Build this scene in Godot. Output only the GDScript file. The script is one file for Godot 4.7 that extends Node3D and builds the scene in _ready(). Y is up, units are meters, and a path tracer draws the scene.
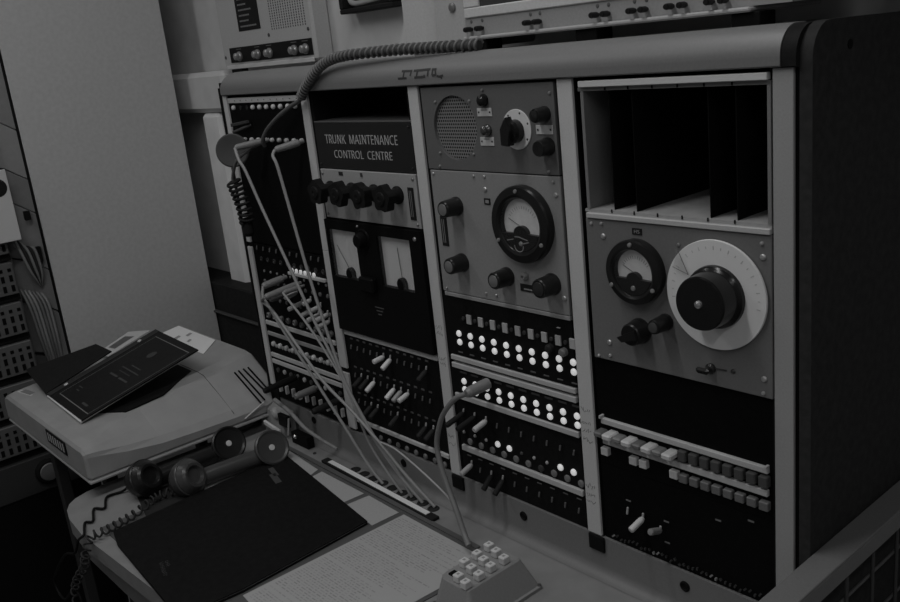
extends Node3D
# A telephone trunk test console in four bays, with its desk, a keyboard machine beside it, handsets, folders and patch cords.
# World: face of the console is the plane z = 0, x runs along it, y = 0 is the lower edge of the face, the floor is at FLOOR.

const FLOOR := -0.78
const CEIL := 1.85
const YD := -0.063            # top of the desk
const P := 0.2931             # pitch of the bays
const W := 0.0226             # width of a metal upright
const CORD_A := [Vector3(-0.1508,0.5416,0.0620), Vector3(-0.1358,0.5208,0.0660), Vector3(-0.1209,0.4992,0.0640), Vector3(-0.0914,0.4342,0.0600), Vector3(-0.0330,0.3279,0.0560), Vector3(0.0128,0.2398,0.0520), Vector3(0.0610,0.1651,0.0500), Vector3(0.0929,0.1025,0.0460), Vector3(0.1241,0.0515,0.0420), Vector3(0.1545,0.0123,0.0380), Vector3(0.1928,-0.0286,0.0320), Vector3(0.2392,-0.0630,0.0280)]
const CORD_B := [Vector3(-0.0307,0.5385,0.0500), Vector3(-0.0303,0.5290,0.0560), Vector3(-0.0216,0.5137,0.0560), Vector3(-0.0124,0.4666,0.0540), Vector3(0.0149,0.3435,0.0520), Vector3(0.0388,0.2586,0.0510), Vector3(0.0645,0.1790,0.0500), Vector3(0.0878,0.1210,0.0480), Vector3(0.1140,0.0745,0.0440), Vector3(0.1436,0.0311,0.0400), Vector3(0.1817,-0.0120,0.0340), Vector3(0.2094,-0.0616,0.0280)]
const CORD_C := [Vector3(-0.1477,0.2574,0.0580), Vector3(-0.1333,0.2435,0.0580), Vector3(-0.0894,0.1945,0.0560), Vector3(-0.0391,0.1417,0.0530), Vector3(-0.0039,0.1007,0.0500), Vector3(0.0471,0.0396,0.0440), Vector3(0.0953,-0.0305,0.0340), Vector3(0.1257,-0.0635,0.0280)]
const CORD_D := [Vector3(-0.1467,0.2506,0.0620), Vector3(-0.1173,0.2366,0.0600), Vector3(-0.0683,0.1949,0.0580), Vector3(0.0143,0.1219,0.0540), Vector3(0.0875,0.0815,0.0500), Vector3(0.1401,0.0458,0.0460), Vector3(0.1678,0.0234,0.0420), Vector3(0.2089,-0.0142,0.0360), Vector3(0.2689,-0.0613,0.0260)]
const CORD_E := [Vector3(-0.0923,0.2697,0.0450), Vector3(-0.0665,0.2568,0.0480), Vector3(-0.0200,0.2281,0.0500), Vector3(0.0255,0.1885,0.0500), Vector3(0.0781,0.1328,0.0500), Vector3(0.1002,0.0813,0.0460), Vector3(0.1218,0.0106,0.0380), Vector3(0.1811,-0.0632,0.0280)]
const CORD_F := [Vector3(0.1436,0.0311,0.0400), Vector3(0.1728,0.0351,0.0440), Vector3(0.2035,0.0353,0.0460), Vector3(0.2477,0.0277,0.0500), Vector3(0.3044,0.0151,0.0560), Vector3(0.3534,0.0017,0.0620), Vector3(0.3845,-0.0086,0.0700)]
const CORD_G := [Vector3(0.4040,0.1828,0.0450), Vector3(0.3855,0.1727,0.0520), Vector3(0.3602,0.1449,0.0560), Vector3(0.3461,0.1168,0.0580), Vector3(0.3386,0.0866,0.0600), Vector3(0.3475,0.0547,0.0640), Vector3(0.3657,0.0206,0.0680), Vector3(0.3867,-0.0077,0.0740), Vector3(0.4055,-0.0346,0.0800), Vector3(0.4238,-0.0462,0.0880)]
const CORD_H := [Vector3(-0.2237,0.0169,0.0300), Vector3(-0.1597,0.0080,0.0350), Vector3(-0.1009,-0.0095,0.0400), Vector3(-0.0433,-0.0192,0.0400), Vector3(0.0064,-0.0238,0.0400)]
const SLEEVE := [Vector3(0.4288,0.6798,-0.0260), Vector3(0.3757,0.6811,-0.0180), Vector3(0.3280,0.6825,-0.0120), Vector3(0.2763,0.6839,-0.0070), Vector3(0.2211,0.6840,-0.0020), Vector3(0.1621,0.6833,0.0030), Vector3(0.1229,0.6804,0.0070), Vector3(0.0923,0.6722,0.0110), Vector3(0.0664,0.6577,0.0140), Vector3(0.0421,0.6409,0.0150), Vector3(0.0185,0.6232,0.0130)]
const CABLE := [Vector3(0.0169,0.6231,0.0120), Vector3(0.0087,0.6166,0.0120), Vector3(-0.0198,0.6072,0.0140), Vector3(-0.0546,0.5911,0.0200), Vector3(-0.0927,0.5689,0.0240), Vector3(-0.1091,0.5512,0.0260), Vector3(-0.1160,0.5393,0.0200)]
const DROP := [Vector3(-0.1833,0.5285,0.0300), Vector3(-0.1649,0.5211,0.0500), Vector3(-0.1753,0.5086,0.0550), Vector3(-0.1905,0.4874,0.0550), Vector3(-0.1939,0.4778,0.0550)]
const COIL := [Vector3(-0.1939,0.4778,0.0550), Vector3(-0.1939,0.4598,0.0500), Vector3(-0.1925,0.4399,0.0460), Vector3(-0.1924,0.4159,0.0420), Vector3(-0.1950,0.3959,0.0400)]
const BOARD := [Vector3(-0.1547,-0.0620,0.0269), Vector3(0.4212,-0.0620,0.0646), Vector3(0.4610,-0.0620,0.1222), Vector3(0.4531,-0.0620,0.2299), Vector3(0.2313,-0.0620,0.5173), Vector3(-0.1294,-0.0620,0.3016)]
const SHEET_1 := [Vector3(-0.1652,-0.0620,0.2376), Vector3(-0.1678,-0.0620,0.0591), Vector3(-0.0192,-0.0620,0.0725), Vector3(-0.0045,-0.0620,0.1111), Vector3(-0.0359,-0.0620,0.2295), Vector3(-0.1121,-0.0620,0.2602)]
const SHEET_2 := [Vector3(-0.0057,-0.0620,0.0724), Vector3(0.1307,-0.0620,0.0740), Vector3(0.1273,-0.0620,0.1213), Vector3(-0.0017,-0.0620,0.1041)]
const SHEET_3 := [Vector3(0.1440,-0.0620,0.0728), Vector3(0.2343,-0.0620,0.0766), Vector3(0.2319,-0.0620,0.1317), Vector3(0.1389,-0.0620,0.1210)]
const SHEET_4 := [Vector3(0.2464,-0.0620,0.0755), Vector3(0.4242,-0.0620,0.0801), Vector3(0.4571,-0.0620,0.1187), Vector3(0.4517,-0.0620,0.2250), Vector3(0.4324,-0.0620,0.3988), Vector3(0.2403,-0.0620,0.3764)]
const BLOTTER := [Vector3(-0.2237,-0.0620,0.3458), Vector3(-0.1114,-0.0620,0.3729), Vector3(-0.1121,-0.0620,0.2602), Vector3(-0.1822,-0.0620,0.2354)]
const FOLDER := [Vector3(-0.1232,-0.0620,0.0817), Vector3(0.2239,-0.0620,0.1340), Vector3(0.2345,-0.0620,0.3716), Vector3(0.2255,-0.0620,0.4697), Vector3(-0.0588,-0.0620,0.4467), Vector3(-0.1049,-0.0620,0.4353)]
const FOLDER_TXT := [Vector3(0.0592,-0.0620,0.4303), Vector3(0.1040,-0.0620,0.4255), Vector3(-0.1007,-0.0620,0.1334), Vector3(-0.0262,-0.0620,0.1518)]
const KEYS := [Vector3(0.5404,-0.0020,0.1940), Vector3(0.5398,-0.0020,0.1692), Vector3(0.5378,-0.0020,0.1448), Vector3(0.5382,-0.0020,0.1197), Vector3(0.5213,-0.0020,0.1898), Vector3(0.5202,-0.0020,0.1648), Vector3(0.5189,-0.0020,0.1404), Vector3(0.5173,-0.0020,0.1144), Vector3(0.5017,-0.0020,0.1609), Vector3(0.5005,-0.0020,0.1358), Vector3(0.4984,-0.0020,0.1103)]
const KEYHOLE := [Vector3(0.5036,-0.0080,0.1825)]
const EMBLEM := [[Vector3(0.2848,0.6537,0.0000), Vector3(0.3098,0.6531,0.0000)], [Vector3(0.2909,0.6525,-0.0000), Vector3(0.2893,0.6440,0.0000)], [Vector3(0.2765,0.6435,0.0000), Vector3(0.2971,0.6435,0.0000)], [Vector3(0.3072,0.6518,0.0000), Vector3(0.3057,0.6462,0.0000)], [Vector3(0.3128,0.6530,0.0000), Vector3(0.3506,0.6537,0.0000)], [Vector3(0.3219,0.6521,0.0000), Vector3(0.3197,0.6442,0.0000)], [Vector3(0.3150,0.6437,-0.0000), Vector3(0.3401,0.6441,0.0000)], [Vector3(0.3383,0.6468,0.0000), Vector3(0.3371,0.6440,0.0000)], [Vector3(0.3462,0.6534,0.0000), Vector3(0.3448,0.6442,0.0000)], [Vector3(0.3557,0.6534,0.0000), Vector3(0.3551,0.6451,0.0000)], [Vector3(0.3535,0.6531,0.0000), Vector3(0.3637,0.6531,0.0000)], [Vector3(0.3614,0.6523,0.0000), Vector3(0.3632,0.6457,0.0000)], [Vector3(0.3551,0.6451,0.0000), Vector3(0.3639,0.6457,0.0000)], [Vector3(0.3651,0.6443,0.0000), Vector3(0.3720,0.6422,0.0000)], [Vector3(0.3707,0.6427,0.0000), Vector3(0.3788,0.6442,0.0000)], [Vector3(0.3743,0.6430,0.0000), Vector3(0.3744,0.6393,0.0000)]]

var mats := {}
var shapes := {}
var counts := {}
var grain: ImageTexture
var blotch: ImageTexture
var scratch: ImageTexture
var rng := RandomNumberGenerator.new()

func _ready():
	rng.seed = 7
	# ---- camera
	var cam := Camera3D.new()
	cam.name = "camera"
	cam.fov = 36.514
	cam.near = 0.02
	add_child(cam)
	cam.transform = Transform3D(Basis(Vector3(0.658, -0.1047, -0.7457), Vector3(-0.1422, 0.9552, -0.2596), Vector3(0.7395, 0.2768, 0.6136)).orthonormalized(), Vector3(1.37489, 0.69442, 0.86173))
	cam.current = true
	# ---- environment and exposure
	var we := WorldEnvironment.new()
	we.name = "world"
	var env := Environment.new()
	env.background_mode = Environment.BG_COLOR
	env.background_color = Color(0, 0, 0)
	env.tonemap_mode = Environment.TONE_MAPPER_LINEAR
	env.tonemap_exposure = EXPOSURE
	env.sdfgi_enabled = true
	env.ssao_enabled = true
	env.ssil_enabled = true
	we.environment = env
	add_child(we)
	make_textures()
	# ---- ceiling tubes
	for t in TUBES:
		ceiling_tube(t[0], t[1], t[2])
	room()
	console()
	desk()
	bay_jacks()
	bay_knobs()
	bay_meters()
	bay_dial()
	on_top()
	machine()
	desk_things()
	cords()
	surroundings()

# exposure, and the fluorescent tubes: where they hang, their length along z and their energy
const EXPOSURE := 0.295
const LIT := 1.05
const TUBES := [[Vector3(0.42, 1.8, 0.72), 1.5, 3.3], [Vector3(-0.80, 1.8, 1.30), 1.5, 2.0], [Vector3(1.9, 1.8, 1.2), 1.5, 2.2]]

# ------------------------------------------------------------------ helpers
func make_textures():
	grain = noise_tex(11, 0.09, 0.94, 1.0, 4)
	blotch = noise_tex(5, 0.02, 0.93, 1.0, 4)
	scratch = noise_tex(23, 0.05, 0.80, 1.0, 5)

func noise_tex(sd: int, freq: float, lo: float, hi: float, oct: int) -> ImageTexture:
	var n := FastNoiseLite.new()
	n.seed = sd
	n.frequency = freq
	n.fractal_octaves = oct
	var im := n.get_seamless_image(256, 256)
	im.convert(Image.FORMAT_RGB8)
	for y in 256:
		for x in 256:
			var v: float = lerp(lo, hi, im.get_pixel(x, y).r)
			im.set_pixel(x, y, Color(v, v, v))
	return ImageTexture.create_from_image(im)

# a material of linear base colour g
func mt(g: float, rough := 0.6, metal := 0.0, tex: Texture2D = null, scale := 6.0) -> StandardMaterial3D:
	var key := "%f|%f|%f|%s|%f" % [g, rough, metal, tex, scale]
	if mats.has(key):
		return mats[key]
	var m := StandardMaterial3D.new()
	m.albedo_color = Color(g, g, g).linear_to_srgb()
	m.roughness = rough
	m.metallic = metal
	m.metallic_specular = 0.5 if g > 0.08 or metal > 0.0 else (0.15 if rough > 0.33 else 0.4)
	if tex:
		m.albedo_texture = tex
		m.uv1_triplanar = true
		m.uv1_world_triplanar = true
		m.uv1_scale = Vector3.ONE * scale
	mats[key] = m
	return m

func glow(g: float, e: float) -> StandardMaterial3D:
	var key := "glow%f|%f" % [g, e]
	if mats.has(key):
		return mats[key]
	var m := StandardMaterial3D.new()
	m.albedo_color = Color(g, g, g).linear_to_srgb()
	m.roughness = 0.4
	m.emission_enabled = true
	m.emission = Color(1, 1, 1)
	m.emission_energy_multiplier = e
	mats[key] = m
	return m

func glass() -> StandardMaterial3D:
	if mats.has("glass"):
		return mats["glass"]
	var m := StandardMaterial3D.new()
	m.albedo_color = Color(0.1, 0.1, 0.1, 0.04)
	m.transparency = BaseMaterial3D.TRANSPARENCY_ALPHA
	m.roughness = 0.05
	mats["glass"] = m
	return m

func numbered(parent: Node, called: String) -> String:
	var key := "%d/%s" % [parent.get_instance_id(), called]
	var n: int = counts.get(key, 0)
	counts[key] = n + 1
	return called if n == 0 else "%s_%03d" % [called, n]

func world_of(o: Node) -> Transform3D:
	var t := Transform3D.IDENTITY
	while o != self and o is Node3D:
		t = o.transform * t
		o = o.get_parent()
	return t

func thing(called: String, label: String, category: String, at := Vector3.ZERO, group := "") -> Node3D:
	var o := Node3D.new()
	o.name = numbered(self, called)
	add_child(o)
	o.position = at
	tag(o, label, category, group)
	return o

func tag(o: Node, label: String, category: String, group := ""):
	o.set_meta("label", label)
	o.set_meta("category", category)
	if group != "":
		o.set_meta("group", group)

# a named mesh; pos and basis are in the world
func part(parent: Node, called: String, mesh: Mesh, m: Material, pos := Vector3.ZERO, basis := Basis.IDENTITY) -> MeshInstance3D:
	var o := MeshInstance3D.new()
	o.name = numbered(parent, called)
	o.mesh = mesh
	o.material_override = m
	o.cast_shadow = GeometryInstance3D.SHADOW_CASTING_SETTING_ON
	parent.add_child(o)
	var t := Transform3D(basis, pos)
	o.transform = t if parent == self else world_of(parent).affine_inverse() * t
	return o

func structure(called: String, mesh: Mesh, m: Material, pos := Vector3.ZERO, basis := Basis.IDENTITY) -> MeshInstance3D:
	var o := part(self, called, mesh, m, pos, basis)
	o.set_meta("kind", "structure")
	return o

func tri(st: SurfaceTool, a: Vector3, b: Vector3, c: Vector3, n: Vector3, na = null, nb = null, nc = null, uvs = null):
	var g := (a - c).cross(a - b)
	var flip := g.dot(n) < 0.0
	var fn := g.normalized() * (-1.0 if flip else 1.0)
	if fn.length() < 0.5:
		return
	var vs := [a, b, c]
	var ns := [fn if na == null else na, fn if nb == null else nb, fn if nc == null else nc]
	for i in ([0, 2, 1] if flip else [0, 1, 2]):
		st.set_normal(ns[i])
		if uvs != null:
			st.set_uv(uvs[i])
		st.add_vertex(vs[i])

func quad(st: SurfaceTool, a: Vector3, b: Vector3, c: Vector3, d: Vector3, n: Vector3):
	tri(st, a, b, c, n)
	tri(st, a, c, d, n)

func begin() -> SurfaceTool:
	var st := SurfaceTool.new()
	st.begin(Mesh.PRIMITIVE_TRIANGLES)
	return st

# chamfered box round the origin
func box(sx: float, sy: float, sz: float, b := 0.0) -> ArrayMesh:
	var key := "box%f,%f,%f,%f" % [sx, sy, sz, b]
	if shapes.has(key):
		return shapes[key]
	var st := begin()
	add_box(st, Vector3.ZERO, Vector3(sx, sy, sz), b)
	shapes[key] = st.commit()
	return shapes[key]

func add_box(st: SurfaceTool, at: Vector3, size: Vector3, b := 0.0, turn := Basis.IDENTITY):
	var h := size / 2.0
	b = min(b, min(h.x, min(h.y, h.z)) * 0.98)
	for ax in 3:
		var u := (ax + 1) % 3
		var v := (ax + 2) % 3
		for s in [-1.0, 1.0]:
			var q := []
			for k in [[-1, -1], [1, -1], [1, 1], [-1, 1]]:
				var p := Vector3.ZERO
				p[ax] = s * h[ax]
				p[u] = k[0] * (h[u] - b)
				p[v] = k[1] * (h[v] - b)
				q.append(at + turn * p)
			var n := Vector3.ZERO
			n[ax] = s
			quad(st, q[0], q[1], q[2], q[3], turn * n)
	if b <= 0.0:
		return
	for ax in 3:
		var u := (ax + 1) % 3
		var v := (ax + 2) % 3
		for su in [-1.0, 1.0]:
			for sv in [-1.0, 1.0]:
				var q := []
				for k in [[-1, 0], [1, 0], [1, 1], [-1, 1]]:
					var p := Vector3.ZERO
					p[ax] = k[0] * (h[ax] - b)
					p[u] = su * (h[u] - (b if k[1] == 1 else 0.0))
					p[v] = sv * (h[v] - (0.0 if k[1] == 1 else b))
					q.append(at + turn * p)
				var n := Vector3.ZERO
				n[u] = su
				n[v] = sv
				quad(st, q[0], q[1], q[2], q[3], turn * n)
	for sx in [-1.0, 1.0]:
		for sy in [-1.0, 1.0]:
			for sz in [-1.0, 1.0]:
				var s := Vector3(sx, sy, sz)
				var p1 := Vector3(sx * h.x, sy * (h.y - b), sz * (h.z - b))
				var p2 := Vector3(sx * (h.x - b), sy * h.y, sz * (h.z - b))
				var p3 := Vector3(sx * (h.x - b), sy * (h.y - b), sz * h.z)
				tri(st, at + turn * p1, at + turn * p2, at + turn * p3, turn * s)

# a box given by two corners
func slab(parent: Node, called: String, a: Vector3, b: Vector3, m: Material, bev := 0.0) -> MeshInstance3D:
	var s := (b - a).abs()
	return part(parent, called, box(s.x, s.y, s.z, bev), m, (a + b) / 2.0)

# turned shape round +z; the profile is a list of [radius, height]
func lathe(prof: Array, n := 24) -> ArrayMesh:
	var key := "lathe%s|%d" % [prof, n]
	if shapes.has(key):
		return shapes[key]
	var st := begin()
	for i in prof.size() - 1:
		var r0: float = prof[i][0]
		var z0: float = prof[i][1]
		var r1: float = prof[i + 1][0]
		var z1: float = prof[i + 1][1]
		var pn := Vector2(z1 - z0, r0 - r1).normalized()
		for k in n:
			var a0 := TAU * k / n
			var a1 := TAU * (k + 1) / n
			var d0 := Vector3(cos(a0), sin(a0), 0)
			var d1 := Vector3(cos(a1), sin(a1), 0)
			var zz := Vector3(0, 0, 1)
			var n0 := d0 * pn.x + zz * pn.y
			var n1 := d1 * pn.x + zz * pn.y
			var p00 := d0 * r0 + zz * z0
			var p10 := d1 * r0 + zz * z0
			var p01 := d0 * r1 + zz * z1
			var p11 := d1 * r1 + zz * z1
			var nm := (n0 + n1).normalized()
			if r0 > 0.0:
				tri(st, p00, p10, p11, nm, n0, n1, n1)
				if r1 > 0.0:
					tri(st, p00, p11, p01, nm, n0, n1, n0)
			elif r1 > 0.0:
				tri(st, p00, p11, p01, nm, n0, n1, n0)
	shapes[key] = st.commit()
	return shapes[key]

# smooth curve through points
func curve(pts: Array, k := 5) -> Array:
	var out := []
	for i in pts.size() - 1:
		var p0: Vector3 = pts[max(i - 1, 0)]
		var p1: Vector3 = pts[i]
		var p2: Vector3 = pts[i + 1]
		var p3: Vector3 = pts[min(i + 2, pts.size() - 1)]
		for j in k:
			var t := float(j) / k
			out.append(0.5 * (2.0 * p1 + (p2 - p0) * t + (2.0 * p0 - 5.0 * p1 + 4.0 * p2 - p3) * t * t + (3.0 * p1 - p0 - 3.0 * p2 + p3) * t * t * t))
	out.append(pts[-1])
	return out

func frames(pts: Array) -> Array:
	var fr := []
	var up := Vector3(0.13, 0.97, 0.21).normalized()
	for i in pts.size():
		var t: Vector3 = (pts[min(i + 1, pts.size() - 1)] - pts[max(i - 1, 0)]).normalized()
		var s := t.cross(up)
		if s.length() < 0.05:
			s = t.cross(Vector3(1, 0, 0))
		s = s.normalized()
		up = s.cross(t).normalized()
		fr.append([t, s, up])
	return fr

func tube(pts: Array, r: float, n := 8, r_end := -1.0) -> ArrayMesh:
	var st := begin()
	var fr := frames(pts)
	for i in pts.size() - 1:
		var ra := r if r_end < 0.0 else lerpf(r, r_end, float(i) / (pts.size() - 1))
		var rb := r if r_end < 0.0 else lerpf(r, r_end, float(i + 1) / (pts.size() - 1))
		for k in n:
			var a0 := TAU * k / n
			var a1 := TAU * (k + 1) / n
			var n00: Vector3 = fr[i][1] * cos(a0) + fr[i][2] * sin(a0)
			var n01: Vector3 = fr[i][1] * cos(a1) + fr[i][2] * sin(a1)
			var n10: Vector3 = fr[i + 1][1] * cos(a0) + fr[i + 1][2] * sin(a0)
			var n11: Vector3 = fr[i + 1][1] * cos(a1) + fr[i + 1][2] * sin(a1)
			var c0: Vector3 = pts[i]
			var c1: Vector3 = pts[i + 1]
			tri(st, c0 + n00 * ra, c0 + n01 * ra, c1 + n11 * rb, n00, n00, n01, n11)
			tri(st, c0 + n00 * ra, c1 + n11 * rb, c1 + n10 * rb, n00, n00, n11, n10)
	for e in [[0, -1.0], [pts.size() - 1, 1.0]]:
		var c: Vector3 = pts[e[0]]
		var f = fr[e[0]]
		var rr := r if (r_end < 0.0 or e[0] == 0) else r_end
		for k in n:
			var a0 := TAU * k / n
			var a1 := TAU * (k + 1) / n
			tri(st, c, c + (f[1] * cos(a0) + f[2] * sin(a0)) * rr, c + (f[1] * cos(a1) + f[2] * sin(a1)) * rr, f[0] * e[1])
	return st.commit()

# points of a coil of radius rad wound round a path
func coil(pts: Array, rad: float, turns: float, steps := 12) -> Array:
	var fr := frames(pts)
	var n := int(turns * steps)
	var out := []
	for i in n + 1:
		var f := float(i) / n * (pts.size() - 1)
		var k: int = min(int(f), pts.size() - 2)
		var t := f - k
		var c: Vector3 = pts[k].lerp(pts[k + 1], t)
		var s: Vector3 = fr[k][1].lerp(fr[k + 1][1], t).normalized()
		var u: Vector3 = fr[k][2].lerp(fr[k + 1][2], t).normalized()
		var a := TAU * turns * i / n
		out.append(c + (s * cos(a) + u * sin(a)) * rad)
	return out

# a flat outline in x, y given thickness along z
func prism(poly: Array, z0: float, z1: float) -> ArrayMesh:
	var st := begin()
	add_prism(st, poly, z0, z1)
	return st.commit()

func add_prism(st: SurfaceTool, poly: Array, z0: float, z1: float):
	var pv := PackedVector2Array(poly)
	var lo := pv[0]
	var hi := pv[0]
	var area := 0.0
	for i in pv.size():
		lo = lo.min(pv[i])
		hi = hi.max(pv[i])
		area += pv[i].cross(pv[(i + 1) % pv.size()])
	var ix := Geometry2D.triangulate_polygon(pv)
	var sz := hi - lo
	for i in range(0, ix.size(), 3):
		for e in [[z0, -1.0], [z1, 1.0]]:
			var q := []
			var uv := []
			for j in 3:
				var p := pv[ix[i + j]]
				q.append(Vector3(p.x, p.y, e[0]))
				uv.append(Vector2((p.x - lo.x) / sz.x, (hi.y - p.y) / sz.y))
			tri(st, q[0], q[1], q[2], Vector3(0, 0, e[1]), null, null, null, uv)
	var en := []
	for i in pv.size():
		var d := pv[(i + 1) % pv.size()] - pv[i]
		en.append((Vector3(d.y, -d.x, 0) * (1.0 if area > 0.0 else -1.0)).normalized())
	for i in pv.size():
		var a := pv[i]
		var b := pv[(i + 1) % pv.size()]
		var n: Vector3 = en[i]
		var pn: Vector3 = en[(i + pv.size() - 1) % pv.size()]
		var nn: Vector3 = en[(i + 1) % pv.size()]
		var na := (n + pn).normalized() if n.dot(pn) > 0.85 else n
		var nb := (n + nn).normalized() if n.dot(nn) > 0.85 else n
		var uvz = [Vector2.ZERO, Vector2.ZERO, Vector2.ZERO]
		tri(st, Vector3(a.x, a.y, z0), Vector3(b.x, b.y, z0), Vector3(b.x, b.y, z1), n, na, nb, nb, uvz)
		tri(st, Vector3(a.x, a.y, z0), Vector3(b.x, b.y, z1), Vector3(a.x, a.y, z1), n, na, nb, na, uvz)

# a flat outline in x, z lying at height y
func flat(parent: Node, called: String, pts: Array, y: float, thick: float, m: Material) -> MeshInstance3D:
	var poly := []
	for p in pts:
		poly.append(Vector2(p.x, -p.z))
	return part(parent, called, prism(poly, 0.0, thick), m, Vector3(0, y, 0), Basis(Vector3.RIGHT, -PI / 2))

# an outline in z, y swept along x
func along_x(parent: Node, called: String, prof: Array, x0: float, x1: float, m: Material) -> MeshInstance3D:
	var poly := []
	for p in prof:
		poly.append(Vector2(-p.x, p.y))
	return part(parent, called, prism(poly, 0.0, x1 - x0), m, Vector3(x0, 0, 0), Basis(Vector3(0, 0, -1), Vector3(0, 1, 0), Vector3(1, 0, 0)))

func circle(cx: float, cy: float, r: float, n := 32, a0 := 0.0, a1 := TAU) -> Array:
	var out := []
	for i in (n if a1 - a0 >= TAU - 0.001 else n + 1):
		var a := a0 + (a1 - a0) * i / n
		out.append(Vector2(cx + r * cos(a), cy + r * sin(a)))
	return out

# raised lettering fitted to a box on a face that looks along +z
func letters(parent: Node, called: String, txt: String, x0: float, x1: float, y0: float, y1: float, z: float, m: Material, deep := 0.0004, turn := Basis.IDENTITY, origin := Vector3.ZERO) -> MeshInstance3D:
	var f := SystemFont.new()
	f.font_names = PackedStringArray(["Droid Sans"])
	var t := TextMesh.new()
	t.font = f
	t.text = txt
	t.font_size = 48
	t.pixel_size = 0.001
	t.depth = 0.01
	t.curve_step = 1.0
	var bb := t.get_aabb()
	var s := Vector3((x1 - x0) / bb.size.x, (y1 - y0) / bb.size.y, deep / 0.01)
	var c := bb.get_center()
	var at := Vector3((x0 + x1) / 2 - c.x * s.x, (y0 + y1) / 2 - c.y * s.y, z)
	return part(parent, called, t, m, origin + turn * at, turn * Basis.from_scale(s))

func screw(parent: Node, x: float, y: float, z: float, r := 0.0028, g := 0.5):
	part(parent, "screw", lathe([[r, 0.0], [r, 0.001], [r * 0.75, 0.0022], [0.0, 0.0026]], 10), mt(g, 0.35, 0.6), Vector3(x, y, z))

# direction basis whose z axis is d
func aim(d: Vector3) -> Basis:
	var z := d.normalized()
	var x := Vector3.UP.cross(z)
	if x.length() < 0.01:
		x = Vector3.RIGHT
	x = x.normalized()
	return Basis(x, z.cross(x), z)

# ------------------------------------------------------------------ room and light
func ceiling_tube(at: Vector3, length: float, energy: float):
	var which: int = counts.get("tubes", 0)
	counts["tubes"] = which + 1
	var t := thing("ceiling_light", ["fluorescent batten on the ceiling above the console desk", "fluorescent batten on the ceiling above the equipment rack", "fluorescent batten on the ceiling near the far wall"][which], "ceiling light", at, "fluorescent battens on the ceiling")
	slab(t, "housing", at + Vector3(-0.05, 0.0, -length / 2 - 0.04), at + Vector3(0.05, CEIL - at.y, length / 2 + 0.04), mt(0.7, 0.5), 0.006)
	part(t, "lamp_tube", lathe([[0.0, -length / 2], [0.016, -length / 2], [0.016, length / 2], [0.0, length / 2]], 12), glow(0.8, 3.0), at + Vector3(0, -0.02, 0))
	var l := AreaLight3D.new()
	l.name = "light"
	l.area_size = Vector2(0.09, length)
	l.light_energy = energy
	l.area_range = 12.0
	l.area_attenuation = 2.0
	l.shadow_enabled = true
	t.add_child(l)
	l.transform = Transform3D(Basis(Vector3.RIGHT, -PI / 2), Vector3(0, -0.045, 0))

func room():
	var paint := mt(0.62, 0.75, 0.0, blotch, 2.0)
	structure("floor", box(5.4, 0.1, 3.6), mt(0.10, 0.7, 0.0, scratch, 3.0), Vector3(0.2, FLOOR - 0.05, 1.2))
	structure("ceiling", box(5.4, 0.1, 3.6), mt(0.6, 0.9), Vector3(0.2, CEIL + 0.05, 1.2))
	structure("wall_back", box(5.4, CEIL - FLOOR, 0.1), paint, Vector3(0.2, (CEIL + FLOOR) / 2, -0.39))
	structure("wall_front", box(5.4, CEIL - FLOOR, 0.1), paint, Vector3(0.2, (CEIL + FLOOR) / 2, 2.8))
	structure("wall_left", box(0.1, CEIL - FLOOR, 3.6), paint, Vector3(-2.45, (CEIL + FLOOR) / 2, 1.2))
	structure("wall_right", box(0.1, CEIL - FLOOR, 3.6), paint, Vector3(2.85, (CEIL + FLOOR) / 2, 1.2))
	# what stands before the wall between the tall cabinet and the console: a box trunking, a pilaster and a dark plinth
	var t1 := structure("trim_1", box(0.50, 0.105, 0.06, 0.012), paint, Vector3(-1.06, 0.6195, -0.31))
	t1.set_meta("label", "horizontal painted trunking along the wall")
	var t2 := structure("trim_2", box(0.098, 1.34, 0.055, 0.01), mt(0.80, 0.75, 0.0, blotch, 2.0), Vector3(-0.925, -0.105, -0.3125))
	t2.set_meta("label", "upright painted pilaster behind the console")
	var t3 := structure("baseboard_back", box(0.9, 0.80, 0.09, 0.004), mt(0.028, 0.6, 0.0, scratch, 4.0), Vector3(-0.95, -0.30, -0.285))
	t3.set_meta("label", "dark plinth low on the wall with a ledge")
	var rail := part(t3, "ledge", box(0.88, 0.006, 0.012, 0.002), mt(0.07, 0.4), Vector3(-0.95, 0.014, -0.235))
	rail.set_meta("label", "thin pale ledge")

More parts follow.
